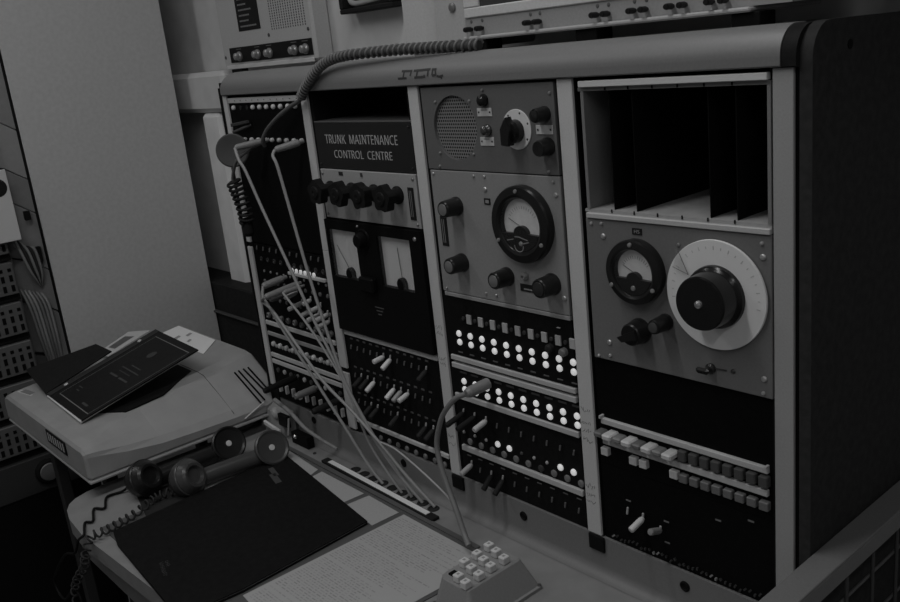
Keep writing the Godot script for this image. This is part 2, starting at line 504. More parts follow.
# ------------------------------------------------------------------ console carcass
func console():
	var c := thing("switchboard_console", "long console cabinet of four bays with pale metal uprights and rounded rail", "console", Vector3(0.3, YD, -0.14))
	var dark := mt(0.020, 0.55, 0.0, scratch, 7.0)
	var black := mt(0.010, 0.6)
	var railm := mt(0.185, 0.45, 0.0, grain, 9.0)
	var upr := mt(0.58, 0.5, 0.0, grain, 14.0)
	# right side panel with its rounded upper front corner
	var prof := [Vector2(-0.285, FLOOR), Vector2(-0.285, 0.668), Vector2(-0.034, 0.672)]
	for i in 7:
		var a := PI / 2 * (1.0 - i / 6.0)
		prof.append(Vector2(-0.034 + 0.034 * cos(a), 0.638 + 0.034 * sin(a)))
	prof.append(Vector2(0.0, FLOOR))
	var side := along_x(c, "side_panel", prof, 0.9075, 0.921, mt(0.042, 0.6, 0.0, scratch, 5.0))
	part(side, "bolt", lathe([[0.005, 0.0], [0.005, 0.001], [0.0, 0.0012]], 12), black, Vector3(0.921, 0.645, -0.075), aim(Vector3.RIGHT))
	slab(c, "side_panel", Vector3(-0.2985, FLOOR, -0.285), Vector3(-0.2945, 0.645, 0.0), dark)
	slab(c, "back_panel", Vector3(-0.2945, FLOOR, -0.285), Vector3(0.9075, 0.655, -0.28), dark)
	slab(c, "top_panel", Vector3(-0.2945, 0.656, -0.285), Vector3(0.9075, 0.667, -0.045), mt(0.2, 0.5))
	# rail: a rolled profile
	var rp := [Vector2(-0.044, 0.6315), Vector2(0.0055, 0.6315), Vector2(0.0070, 0.633), Vector2(0.0070, 0.642)]
	for i in 15:
		var a := PI / 2 * i / 14.0
		rp.append(Vector2(-0.025 + 0.032 * cos(a), 0.642 + 0.030 * sin(a)))
	rp.append(Vector2(-0.044, 0.672))
	var rail := along_x(c, "top_rail", rp, -0.262, 0.8905, railm)
	# its rounded end
	var ends := []
	for e in [[-0.262, 1.0], [-0.268, 0.985], [-0.2735, 0.945], [-0.2775, 0.88], [-0.280, 0.78], [-0.281, 0.60]]:
		var sec := []
		for q in rp:
			sec.append(Vector3(e[0], 0.6315 + (q.y - 0.6315) * e[1], -0.020 + (q.x + 0.020) * lerpf(e[1], 1.0, 0.7)))
		ends.append(sec)
	part(c, "rail_end", loft(ends), railm)
	var ep := []
	for q in rp:
		ep.append(Vector2(q.x * 0.97 - 0.001, q.y - 0.001))
	slab(c, "edge_seal", Vector3(-0.2900, 0.03, -0.02), Vector3(-0.2860, 0.655, 0.0005), black)
	along_x(c, "rail_end", ep, 0.8907, 0.907, dark)
	# worn dark marks of an old transfer on the rail
	var st := begin()
	for s in EMBLEM:
		var a: Vector3 = s[0]
		var b: Vector3 = s[1]
		for seg in 4:
			var p: Vector3 = a.lerp(b, seg / 4.0)
			var q: Vector3 = a.lerp(b, (seg + 1) / 4.0)
			var d := (q - p).normalized()
			var w := 0.0016
			var side_v := Vector3(-d.y, d.x, 0) * w
			var r := []
			for k in [p - side_v, q - side_v, q + side_v, p + side_v]:
				var z := 0.0072
				if k.y > 0.642:
					var sy: float = (k.y - 0.642) / 0.030
					z = -0.025 + 0.032 * sqrt(max(0.0, 1.0 - sy * sy)) + 0.0006
				r.append(Vector3(k.x + 0.005, k.y - 0.0005, z))
			quad(st, r[0], r[1], r[2], r[3], Vector3(0, 0.3, 1))
	part(rail, "worn_lettering", st.commit(), mt(0.06, 0.7)).set_meta("label", "worn dark lettering")
	# uprights
	for i in 5:
		var x := (i - 1) * P + (0.0025 if i == 3 else 0.0)
		var u: MeshInstance3D
		if i == 0:
			slab(c, "upright", Vector3(x + 0.0095, 0.34, -0.003), Vector3(x + 0.0245, 0.6305, 0.0015), upr, 0.0006)
			u = slab(c, "upright", Vector3(x + 0.0080, 0.03, -0.003), Vector3(x + 0.0240, 0.33, 0.0015), upr, 0.0006)
		elif i == 1:
			slab(c, "upright", Vector3(x - 0.003, 0.352, -0.003), Vector3(x + 0.018, 0.6305, 0.0015), upr, 0.0006)
			slab(c, "upright", Vector3(x - 0.003, 0.128, -0.003), Vector3(x + 0.021, 0.351, 0.0015), upr, 0.0006)
			u = slab(c, "upright", Vector3(x - 0.003, 0.005, -0.003), Vector3(x + 0.021, 0.118, 0.0015), upr, 0.0006)
		else:
			u = slab(c, "upright", Vector3(x, 0.001 if i < 4 else -0.06, -0.003), Vector3(x + W + (0.002 if i == 3 else 0.0), 0.6305, 0.0015), upr if i < 4 else mt(0.36, 0.5, 0.0, grain, 14.0), 0.0006)
		slab(c, "post", Vector3(x - 0.005, YD + 0.03, -0.03), Vector3(x + W + 0.003, 0.6305, -0.0035), black)
		if i == 2 or i == 3:
			slab(c, "foot_block", Vector3(x + 0.002, -0.024, 0.0), Vector3(x + W + 0.007, -0.0005, 0.004), black, 0.0008)
		if i == 2 or i == 3:
			pencil_marks(u, x, i)
	# black backing of the bays, left open where there are recesses
	slab(c, "backing", Vector3(-0.266, -0.0, -0.02), Vector3(-0.006, 0.63, -0.012), black)
	slab(c, "backing", Vector3(0.0265, -0.0, -0.02), Vector3(0.2875, 0.577, -0.012), black)
	slab(c, "backing", Vector3(0.319, -0.0, -0.02), Vector3(0.581, 0.63, -0.012), black)
	slab(c, "backing", Vector3(0.614, -0.0, -0.02), Vector3(0.8735, 0.459, -0.012), black)
	# riser below the face, coved into the desk
	var rm := mt(0.19, 0.5, 0.0, grain, 8.0)
	var cv := [Vector2(-0.012, -0.0008), Vector2(0.0, -0.0008), Vector2(0.0, YD + 0.016)]
	for i in 6:
		var a := PI / 2 * (i + 1) / 6.0
		cv.append(Vector2(0.016 - 0.016 * cos(a), YD + 0.0165 - 0.016 * sin(a)))
	cv.append(Vector2(-0.012, YD + 0.0005))
	var riser := along_x(c, "riser", cv, -0.152, 0.905, rm)
	slab(c, "riser", Vector3(-0.30, YD + 0.0005, -0.016), Vector3(-0.1525, -0.0008, -0.006), rm)
	for g in [Vector2(-0.131, -0.015), Vector2(0.159, -0.023), Vector2(0.457, -0.023), Vector2(0.75, -0.022)]:
		part(riser, "grommet", lathe([[0.0075, 0.0], [0.0075, 0.0012], [0.0055, 0.0024], [0.004, 0.0008], [0.0, 0.0008]], 18), black, Vector3(g.x, g.y, 0.0))

func pencil_marks(u: Node, x: float, i: int):
	var st := begin()
	rng.seed = 40 + i
	var ys := [0.19, 0.172, 0.158, 0.145, 0.075, 0.062, 0.05] if i == 3 else [0.258, 0.247, 0.205, 0.196, 0.07, 0.055]
	for y in ys:
		for k in 5:
			var px := x + 0.004 + k * 0.0032 + rng.randf() * 0.001
			add_box(st, Vector3(px, y + rng.randf_range(-0.002, 0.002), 0.0016), Vector3(0.0007, rng.randf_range(0.003, 0.007), 0.0002), 0.0, Basis(Vector3.BACK, rng.randf_range(-1.2, 0.9)))
	part(u, "handwriting", st.commit(), mt(0.12, 0.9)).set_meta("label", "small handwritten notes")

# ------------------------------------------------------------------ desk
func desk():
	var d := thing("console_desk", "pale grey desk with rounded corner below the console face", "desk", Vector3(0.3, FLOOR, 0.22))
	var top := mt(0.245, 0.5, 0.0, blotch, 4.0)
	var pts := [Vector3(-0.322, 0, 0.0), Vector3(0.907, 0, 0.0), Vector3(0.907, 0, 0.458), Vector3(0.16, 0, 0.458), Vector3(-0.06, 0, 0.468), Vector3(-0.15, 0, 0.473), Vector3(-0.235, 0, 0.467), Vector3(-0.272, 0, 0.458), Vector3(-0.294, 0, 0.446), Vector3(-0.308, 0, 0.430), Vector3(-0.318, 0, 0.405), Vector3(-0.322, 0, 0.37)]
	flat(d, "worktop", pts, YD - 0.03, 0.03, top)
	# fascia and pedestals
	slab(d, "front_fascia", Vector3(-0.25, YD - 0.10, 0.425), Vector3(0.9, YD - 0.0305, 0.445), mt(0.17, 0.5))
	slab(d, "side_fascia", Vector3(-0.31, YD - 0.10, 0.03), Vector3(-0.295, YD - 0.0305, 0.42), mt(0.17, 0.5))
	slab(d, "pedestal", Vector3(-0.22, FLOOR, 0.05), Vector3(0.12, YD - 0.101, 0.40), mt(0.04, 0.6))
	slab(d, "pedestal", Vector3(0.55, FLOOR, 0.05), Vector3(0.9, YD - 0.101, 0.40), mt(0.04, 0.6))
	# row of cord holes
	for i in 9:
		var x := 0.038 + 0.0289 * i
		var f := part(d, "cord_ferrule", lathe([[0.0105, 0.0], [0.0105, 0.001], [0.0085, 0.0022], [0.0072, 0.0018], [0.0068, 0.0006], [0.0, 0.0006]], 18), mt(0.03, 0.5), Vector3(x, YD, 0.0265 + 0.0004 * i), Basis(Vector3.RIGHT, -PI / 2))
		f.set_meta("label", "dark cord hole")
	# bar in front of the cord holes
	var st := begin()
	var along := Vector3(0.322, 0, 0.011).normalized()
	var tb := Basis(along, Vector3.UP, along.cross(Vector3.UP))
	var bar := part(d, "cord_bar", box(0.345, 0.006, 0.016, 0.001), mt(0.02, 0.5), Vector3(0.131, YD + 0.003, 0.0475), tb)
	part(bar, "label_strip", box(0.305, 0.0012, 0.010, 0.0002), mt(0.72, 0.5), Vector3(0.131, YD + 0.0066, 0.0475), tb)
	part(d, "screw", lathe([[0.004, 0.0], [0.003, 0.002], [0.0, 0.0024]], 10), mt(0.05, 0.4), Vector3(-0.088, YD, 0.035), Basis(Vector3.RIGHT, -PI / 2))

# ------------------------------------------------------------------ keys, lamps, plugs used on the panels
func lever_key(p: Node, x: float, y: float, z: float, dir: Vector3, sleeve: Material, long_ := 0.014):
	var b := aim(dir)
	var k := part(p, "lever_key", box(0.0030, 0.0105, 0.0030, 0.0008), mt(0.40, 0.4, 0.3), Vector3(x, y + 0.002, z + 0.0035), Basis(Vector3.RIGHT, -0.25))
	if sleeve:
		part(k, "sleeve", lathe([[0.0, 0.001], [0.0028, 0.001], [0.0044, 0.005], [0.0046, 0.010], [0.0046, 0.009 + long_], [0.0038, 0.0105 + long_], [0.0, 0.011 + long_]], 12), sleeve, Vector3(x, y, z + 0.002), b)

func plain_key(p: Node, x: float, y: float, z: float):
	part(p, "lever_key", box(0.0026, 0.0085, 0.0030, 0.0008), mt(0.13, 0.4, 0.3), Vector3(x, y, z + 0.0035), Basis(Vector3.RIGHT, -0.25))

func plug(called: String, label: String, cat: String, base: Vector3, dir: Vector3, length: float, r: float, m: Material, group := "") -> Node3D:
	var t := thing(called, label, cat, base, group)
	var b := aim(dir)
	part(t, "barrel", lathe([[0.0, -0.004], [r * 0.5, -0.004], [r * 0.5, 0.004], [r, 0.006], [r * 1.02, length * 0.55], [r * 0.92, length - 0.004], [r * 0.7, length], [0.0, length]], 14), m, base, b)
	part(t, "collar", lathe([[r * 0.62, -0.002], [r * 0.62, 0.0055], [r * 0.5, 0.006]], 12), mt(0.6, 0.3, 0.8), base, b)
	return t

# ------------------------------------------------------------------ first bay: jack field
func bay_jacks():
	var t := thing("jack_field", "tall black jack field in the narrowest looking bay with hanging plugs", "jack panel", Vector3(-0.135, 0.0, -0.006))
	var blk := mt(0.007, 0.55, 0.0, scratch, 8.0)
	var pale := mt(0.55, 0.5, 0.0, grain, 16.0)
	var Z := -0.003
	slab(t, "panel", Vector3(-0.264, 0.34, -0.012), Vector3(-0.0085, 0.614, Z), blk, 0.0008)
	slab(t, "panel", Vector3(-0.264, 0.004, -0.012), Vector3(-0.0085, 0.338, Z), blk, 0.0008)
	slab(t, "label_strip", Vector3(-0.2655, 0.6155, -0.010), Vector3(-0.006, 0.6255, 0.0008), pale, 0.001)
	for i in 12:
		part(t, "rivet", lathe([[0.0012, 0.0], [0.0010, 0.0006], [0.0, 0.0007]], 6), mt(0.05), Vector3(-0.255 + i * 0.022, 0.6205, 0.003))
	for i in 10:
		if i == 1 or i == 2:
			part(t, "stud", lathe([[0.0045, 0.0], [0.004, 0.001], [0.002, 0.0004], [0.0, 0.0004]], 10), mt(0.03), Vector3(-0.250 + i * 0.0247, 0.607, Z))
		else:
			part(t, "stud", lathe([[0.0046, 0.0], [0.0046, 0.003], [0.003, 0.005], [0.0, 0.0055]], 10), mt(0.62, 0.4), Vector3(-0.250 + i * 0.0247, 0.607, Z))
	for i in 9:
		part(t, "stud", lathe([[0.004, 0.0], [0.004, 0.004], [0.0026, 0.006], [0.0, 0.0064]], 10), mt(0.5, 0.4), Vector3(-0.224 + i * 0.0252, 0.547, Z))
	# dark lever keys in two rows, then the lit strip
	for i in 10:
		var x := -0.247 + i * 0.0248
		plain_key(t, x, 0.331, Z)
		part(t, "jack", lathe([[0.005, 0.0], [0.005, 0.0015], [0.003, 0.0022], [0.002, 0.0005], [0.0, 0.0005]], 10), mt(0.05, 0.4, 0.4), Vector3(x + 0.006, 0.308, Z))
		part(t, "jack", lathe([[0.0028, 0.0], [0.0028, 0.0015], [0.0016, 0.0022], [0.0, 0.0024]], 8), mt(0.45, 0.3, 0.6), Vector3(x + 0.009, 0.283, Z))
	slab(t, "lamp_strip", Vector3(-0.136, 0.2895, Z), Vector3(-0.010, 0.2955, 0.004), pale, 0.0008)
	for i in 6:
		part(t, "lamp", lathe([[0.0042, 0.0], [0.0042, 0.002], [0.003, 0.003], [0.0, 0.0034]], 12), glow(0.8, LIT * 0.7), Vector3(-0.122 + i * 0.0152, 0.2995, 0.0))
	for r in [[0.1715, 0.009], [0.148, 0.008], [0.101, 0.009], [0.0865, 0.009]]:
		slab(t, "label_strip", Vector3(-0.263, r[0] - r[1] / 2, Z), Vector3(-0.009, r[0] + r[1] / 2, 0.0008), pale if r[0] != 0.148 else mt(0.3, 0.5), 0.0008)
	rng.seed = 3
	for i in 10:
		var x := -0.247 + i * 0.0252
		part(t, "jack", lathe([[0.0062, 0.0], [0.0062, 0.004], [0.0042, 0.006], [0.003, 0.003], [0.0, 0.003]], 12), mt(0.16, 0.4, 0.3), Vector3(x, 0.1885, Z))
		part(t, "jack", lathe([[0.0055, 0.0], [0.0055, 0.004], [0.004, 0.006], [0.0, 0.0064]], 12), mt(0.35 + 0.3 * rng.randf(), 0.4, 0.1), Vector3(x, 0.126, Z))
		part(t, "jack", lathe([[0.0035, 0.0], [0.0035, 0.003], [0.002, 0.004], [0.0, 0.0044]], 10), mt(0.4, 0.4, 0.3), Vector3(x + 0.010, 0.123, Z))
		part(t, "jack", lathe([[0.005, 0.0], [0.005, 0.003], [0.003, 0.004], [0.0, 0.0044]], 10), mt(0.46 if i % 3 == 1 else 0.06, 0.4, 0.2), Vector3(x, 0.068, Z))
		part(t, "jack", lathe([[0.0042, 0.0], [0.0042, 0.002], [0.003, 0.003], [0.0, 0.0034]], 8), mt(0.12, 0.4, 0.2), Vector3(x + 0.004, 0.226, Z))
		part(t, "jack", lathe([[0.0042, 0.0], [0.0042, 0.002], [0.003, 0.003], [0.0, 0.0034]], 8), mt(0.14, 0.4, 0.2), Vector3(x + 0.006, 0.262, Z))
		part(t, "lever_key", box(0.0045, 0.018, 0.008, 0.001), mt(0.42, 0.5), Vector3(x + 0.003, 0.030, 0.001))
	# pale key sleeves that stand out of the lower field
	var cream := mt(0.42, 0.5)
	for s in [Vector3(-0.118, 0.256, 0.030), Vector3(-0.105, 0.237, 0.034), Vector3(-0.072, 0.247, 0.020), Vector3(-0.040, 0.240, 0.030), Vector3(-0.020, 0.227, 0.030), Vector3(-0.052, 0.221, 0.028), Vector3(-0.080, 0.224, 0.024), Vector3(-0.018, 0.214, 0.030)]:
		lever_key(t, s.x, s.y, Z, Vector3(0.05, -0.15 + 2.0 * (s.z - 0.03), 1), cream, s.z - 0.010)

# ------------------------------------------------------------------ second bay
func bay_knobs():
	var blk := mt(0.012, 0.5, 0.0, scratch, 8.0)
	var x0 := 0.0245
	var x1 := 0.2885
	# open recess over the name plate
	var o := thing("shelf_recess", "open black shelf recess above the trunk maintenance name plate", "shelf", Vector3(0.157, 0.58, -0.07))
	var deep := mt(0.012, 0.7)
	slab(o, "floor_plate", Vector3(x0, 0.578, -0.16), Vector3(x1, 0.5805, -0.001), mt(0.10, 0.35), 0.0005)
	slab(o, "side_plate", Vector3(x0, 0.581, -0.16), Vector3(x0 + 0.003, 0.630, -0.002), deep)
	slab(o, "side_plate", Vector3(x1 - 0.003, 0.581, -0.16), Vector3(x1, 0.630, -0.002), deep)
	slab(o, "back_plate", Vector3(x0, 0.581, -0.165), Vector3(x1, 0.630, -0.161), deep)
	slab(o, "roof_plate", Vector3(x0, 0.6306, -0.16), Vector3(x1, 0.635, -0.046), deep)
	# name plate
	var n := thing("name_plate", "black name plate lettered trunk maintenance control centre", "sign", Vector3(0.157, 0.501, 0.0))
	slab(n, "plate", Vector3(x0, 0.5015, -0.010), Vector3(x1, 0.5775, -0.001), mt(0.016, 0.3), 0.0008)
	var ink := mt(0.40, 0.6)
	letters(n, "lettering", "TRUNK  MAINTENANCE", 0.053, 0.252, 0.5435, 0.5582, -0.0009, ink)
	letters(n, "lettering", "CONTROL  CENTRE", 0.0745, 0.234, 0.5195, 0.5325, -0.0009, ink)
	for s in [[0.031, 0.508], [0.282, 0.508], [0.282, 0.571]]:
		screw(n, s[0], s[1], -0.001, 0.002, 0.05)
	# panel with four big knobs
	var k := thing("switch_panel", "grey panel with four black lobed knobs in a row", "control panel", Vector3(0.157, 0.414, 0.0))
	slab(k, "plate", Vector3(x0 + 0.002, 0.4145, -0.008), Vector3(x1 - 0.001, 0.4995, 0.001), mt(0.36, 0.45, 0.0, grain, 10.0), 0.0008)
	for s in [[0.033, 0.492], [0.281, 0.492], [0.033, 0.421], [0.281, 0.421]]:
		screw(k, s[0], s[1], 0.001, 0.0024, 0.25)
	var kb := mt(0.014, 0.35)
	for i in 4:
		var x: float = [0.054, 0.116, 0.1785, 0.2395][i]
		var b := Basis(Vector3.BACK, [0.3, 0.1, 0.5, 0.2][i])
		var kn := part(k, "knob", lathe([[0.0145, 0.001], [0.0145, 0.004], [0.0115, 0.006], [0.0115, 0.026], [0.0, 0.0262]], 20), kb, Vector3(x, 0.4655, 0.0), b)
		var lobe := []
		for j in 30:
			var a := TAU * j / 30
			var r := 0.0200 + 0.0022 * cos(a * 5.0)
			lobe.append(Vector2(r * cos(a), r * sin(a)))
		part(kn, "hand_grip", prism(lobe, 0.022, 0.036), kb, Vector3(x, 0.4655, 0.0), b)
		part(kn, "cap", lathe([[0.0115, 0.036], [0.010, 0.0385], [0.004, 0.0392], [0.003, 0.0382], [0.0, 0.0382]], 18), kb, Vector3(x, 0.4655, 0.0), b)
	var tg := slab(k, "rating_tag", Vector3(0.2655, 0.428, 0.001), Vector3(0.2795, 0.479, 0.002), mt(0.02, 0.4))
	for j in 2:
		slab(tg, "print", Vector3(0.2688 + j * 0.004, 0.433, 0.002), Vector3(0.2702 + j * 0.004, 0.474, 0.0022), mt(0.2, 0.5))
	slab(k, "small_tag", Vector3(0.083, 0.4905, 0.001), Vector3(0.094, 0.4965, 0.002), mt(0.03, 0.4))
	slab(k, "small_tag", Vector3(0.145, 0.4905, 0.001), Vector3(0.150, 0.4965, 0.002), mt(0.05, 0.4))
	# twin instrument
	var w := thing("twin_meter", "black instrument with two pale rectangular meter windows", "meter", Vector3(0.157, 0.207, 0.0))
	var body := mt(0.007, 0.4)
	# front built round the two windows
	for f in [[0.0245, 0.209, 0.0305, 0.412], [0.1145, 0.309, 0.1735, 0.412], [0.2605, 0.209, 0.2890, 0.412], [0.0305, 0.3955, 0.1145, 0.412], [0.1735, 0.3955, 0.2605, 0.412], [0.0305, 0.209, 0.2605, 0.3095]]:
		slab(w, "case", Vector3(f[0], f[1], -0.010), Vector3(f[2], f[3], 0.007), body)
	for q in [[0.0305, 0.1145, -1], [0.1735, 0.2605, 1]]:
		var face := slab(w, "dial_face", Vector3(q[0], 0.3095, -0.006), Vector3(q[1], 0.3955, -0.003), mt(0.85, 0.6, 0.0, grain, 12.0))
		var px: float = (q[0] + q[1]) / 2 + 0.004
		part(face, "pivot_cover", lathe([[0.0105, -0.003], [0.0105, 0.003], [0.008, 0.0055], [0.0, 0.006]], 18), body, Vector3(px, 0.3175, 0.0))
		slab(face, "pivot_cover", Vector3(px - 0.0105, 0.3096, -0.003), Vector3(px + 0.0105, 0.317, 0.003), body)
		var tip := Vector3(px - 0.034, 0.365, -0.001) if q[2] < 0 else Vector3(px - 0.004, 0.378, -0.001)
		part(face, "needle", tube([Vector3(px, 0.3185, -0.001), tip], 0.0005, 5), mt(0.05))
		slab(w, "window_glass", Vector3(q[0], 0.3095, 0.004), Vector3(q[1], 0.3955, 0.005), glass())
	var ck := part(w, "knob", lathe([[0.014, 0.007], [0.014, 0.012], [0.012, 0.020], [0.010, 0.022], [0.0, 0.0225]], 14), body, Vector3(0.137, 0.385, 0.0))
	part(ck, "skirt", lathe([[0.019, 0.007], [0.017, 0.0095], [0.0, 0.0096]], 20), body, Vector3(0.137, 0.385, 0.0))
	part(w, "clamp", box(0.040, 0.026, 0.012, 0.003), body, Vector3(0.141, 0.309, 0.013))
	screw(w, 0.276, 0.399, 0.007, 0.0035, 0.35)
	screw(w, 0.125, 0.407, 0.007, 0.0022, 0.35)
	for j in 3:
		slab(w, "print", Vector3(0.145 + j * 0.003, 0.268 - j * 0.006, 0.007), Vector3(0.170 - j * 0.004, 0.2695 - j * 0.006, 0.0072), mt(0.10, 0.5))
	# key field
	var f := thing("key_field", "black field of lever keys below the twin meter, some with pale sleeves", "key panel", Vector3(0.157, 0.0, 0.0))
	var pale := mt(0.55, 0.5, 0.0, grain, 16.0)
	slab(f, "panel", Vector3(x0, 0.001, -0.012), Vector3(x1, 0.196, -0.004), blk)
	slab(f, "label_strip", Vector3(0.0265, 0.1965, -0.008), Vector3(0.2885, 0.2055, 0.0008), pale, 0.001)
	slab(f, "label_strip", Vector3(0.0265, 0.0225, -0.004), Vector3(0.2885, 0.0305, 0.0008), pale, 0.001)
	var cream := mt(0.62, 0.5)
	var grey := mt(0.028, 0.5)
	var out := Vector3(0.02, -0.1, 1)
	var down := Vector3(-0.05, -0.62, 1.0)
	for i in 12:
		var x := 0.042 + i * 0.01945
		var z := -0.004
		for y in [0.1745, 0.1195, 0.068]:
			slab(f, "tab", Vector3(x - 0.004, y + 0.0135, z), Vector3(x + 0.004, y + 0.0165, z + 0.001), mt(0.09, 0.5))
		if i == 5:
			lever_key(f, x, 0.1745, z, out, cream)
		elif i == 6:
			lever_key(f, x, 0.1745, z, down, cream)
		elif i == 11:
			lever_key(f, x, 0.1745, z, down, grey)
		else:
			plain_key(f, x, 0.1745, z)
		if i == 3 or i == 6:
			lever_key(f, x, 0.1195, z, down, cream)
		elif i == 7:
			lever_key(f, x, 0.1195, z, down, mt(0.3, 0.5))
		elif i == 8:
			lever_key(f, x, 0.1195, z, Vector3(0, -0.3, 1), cream)
		elif i == 1 or i == 2:
			lever_key(f, x, 0.1195, z, down, grey)
		else:
			plain_key(f, x, 0.1195, z)
		if i in [2, 3, 6, 10, 11]:
			lever_key(f, x, 0.068, z, down, grey)
		else:
			plain_key(f, x, 0.068, z)
	for i in 9:
		var x := 0.0685 + i * 0.0255
		part(f, "lamp", lathe([[0.0052, 0.0], [0.0052, 0.0015], [0.004, 0.003], [0.0, 0.0035]], 12), mt(0.16, 0.4), Vector3(x, 0.0070, -0.004))

# ------------------------------------------------------------------ third bay
func panel_knob(t: Node, x: float, y: float, z: float, r: float, length: float, cap: float):
	var kb := mt(0.012, 0.32)
	var kn := part(t, "knob", lathe([[r, 0.0], [r * 1.0, 0.003], [r * 0.93, 0.006], [r * 0.86, length - 0.002], [r * 0.78, length], [r * 0.62, length], [0.0, length - 0.0005]], 24), kb, Vector3(x, y, z))
	if cap > 0.0:
		part(kn, "cap", lathe([[r * 0.64, length - 0.001], [r * 0.60, length + 0.0008], [r * 0.2, length + 0.0016], [0.0, length + 0.0017]], 20), mt(cap, 0.35, 0.5), Vector3(x, y, z))

func round_meter(t: Node, x: float, y: float, z: float, r: float, win: float, chord: float, needle_a: float):
	var bz := mt(0.011, 0.3)
	var m := part(t, "meter", lathe([[r, 0.0], [r, 0.010], [r * 0.97, 0.013], [win * 1.18, 0.0145], [win * 1.08, 0.013], [win, 0.007], [win, 0.004]], 48), bz, Vector3(x, y, z))
	part(m, "dial_face", lathe([[win + 0.001, 0.0045], [0.0, 0.0045]], 40), mt(0.80, 0.6, 0.0, blotch, 14.0), Vector3(x, y, z))
	# black lower cover with its arch over the pivot
	var a := asin(chord / win)
	var poly := circle(0, 0, win + 0.002, 28, PI - a, TAU + a)
	var hump := []
	for i in 11:
		var q := PI * i / 10.0
		hump.append(Vector2(0.36 * win * cos(q), chord + 0.30 * win * sin(q)))
	poly.append_array(hump)
	part(m, "cover", prism(poly, 0.005, 0.011), bz, Vector3(x, y, z))
	part(m, "needle", tube([Vector3(x, y + chord + 0.2 * win, z + 0.0055), Vector3(x + 0.85 * win * cos(needle_a), y - 0.1 * win + 0.95 * win * sin(needle_a) * 0.62, z + 0.0055)], 0.0004, 4), mt(0.06))
	for i in 13:
		var q := PI * (0.2 + 0.6 * i / 12.0)
		var c := Vector3(x + 0.80 * win * cos(q), y - 0.15 * win + 0.80 * win * sin(q), z + 0.0047)
		part(m, "scale_mark", box(0.0005, 0.004, 0.0003), mt(0.22), c, Basis(Vector3.BACK, q - PI / 2))
	part(m, "adjuster", lathe([[0.0035, 0.011], [0.003, 0.0125], [0.0, 0.013]], 10), mt(0.45, 0.3, 0.7), Vector3(x, y - 0.48 * r, z))
	for q in [PI / 2, PI / 2 + TAU / 3, PI / 2 - TAU / 3]:
		part(m, "screw", lathe([[0.0032, 0.012], [0.0026, 0.0155], [0.0, 0.016]], 10), mt(0.5, 0.3, 0.7), Vector3(x + 0.87 * r * cos(q), y + 0.87 * r * sin(q), z))
	part(m, "window_glass", lathe([[win, 0.0118], [0.0, 0.0118]], 40), glass(), Vector3(x, y, z))

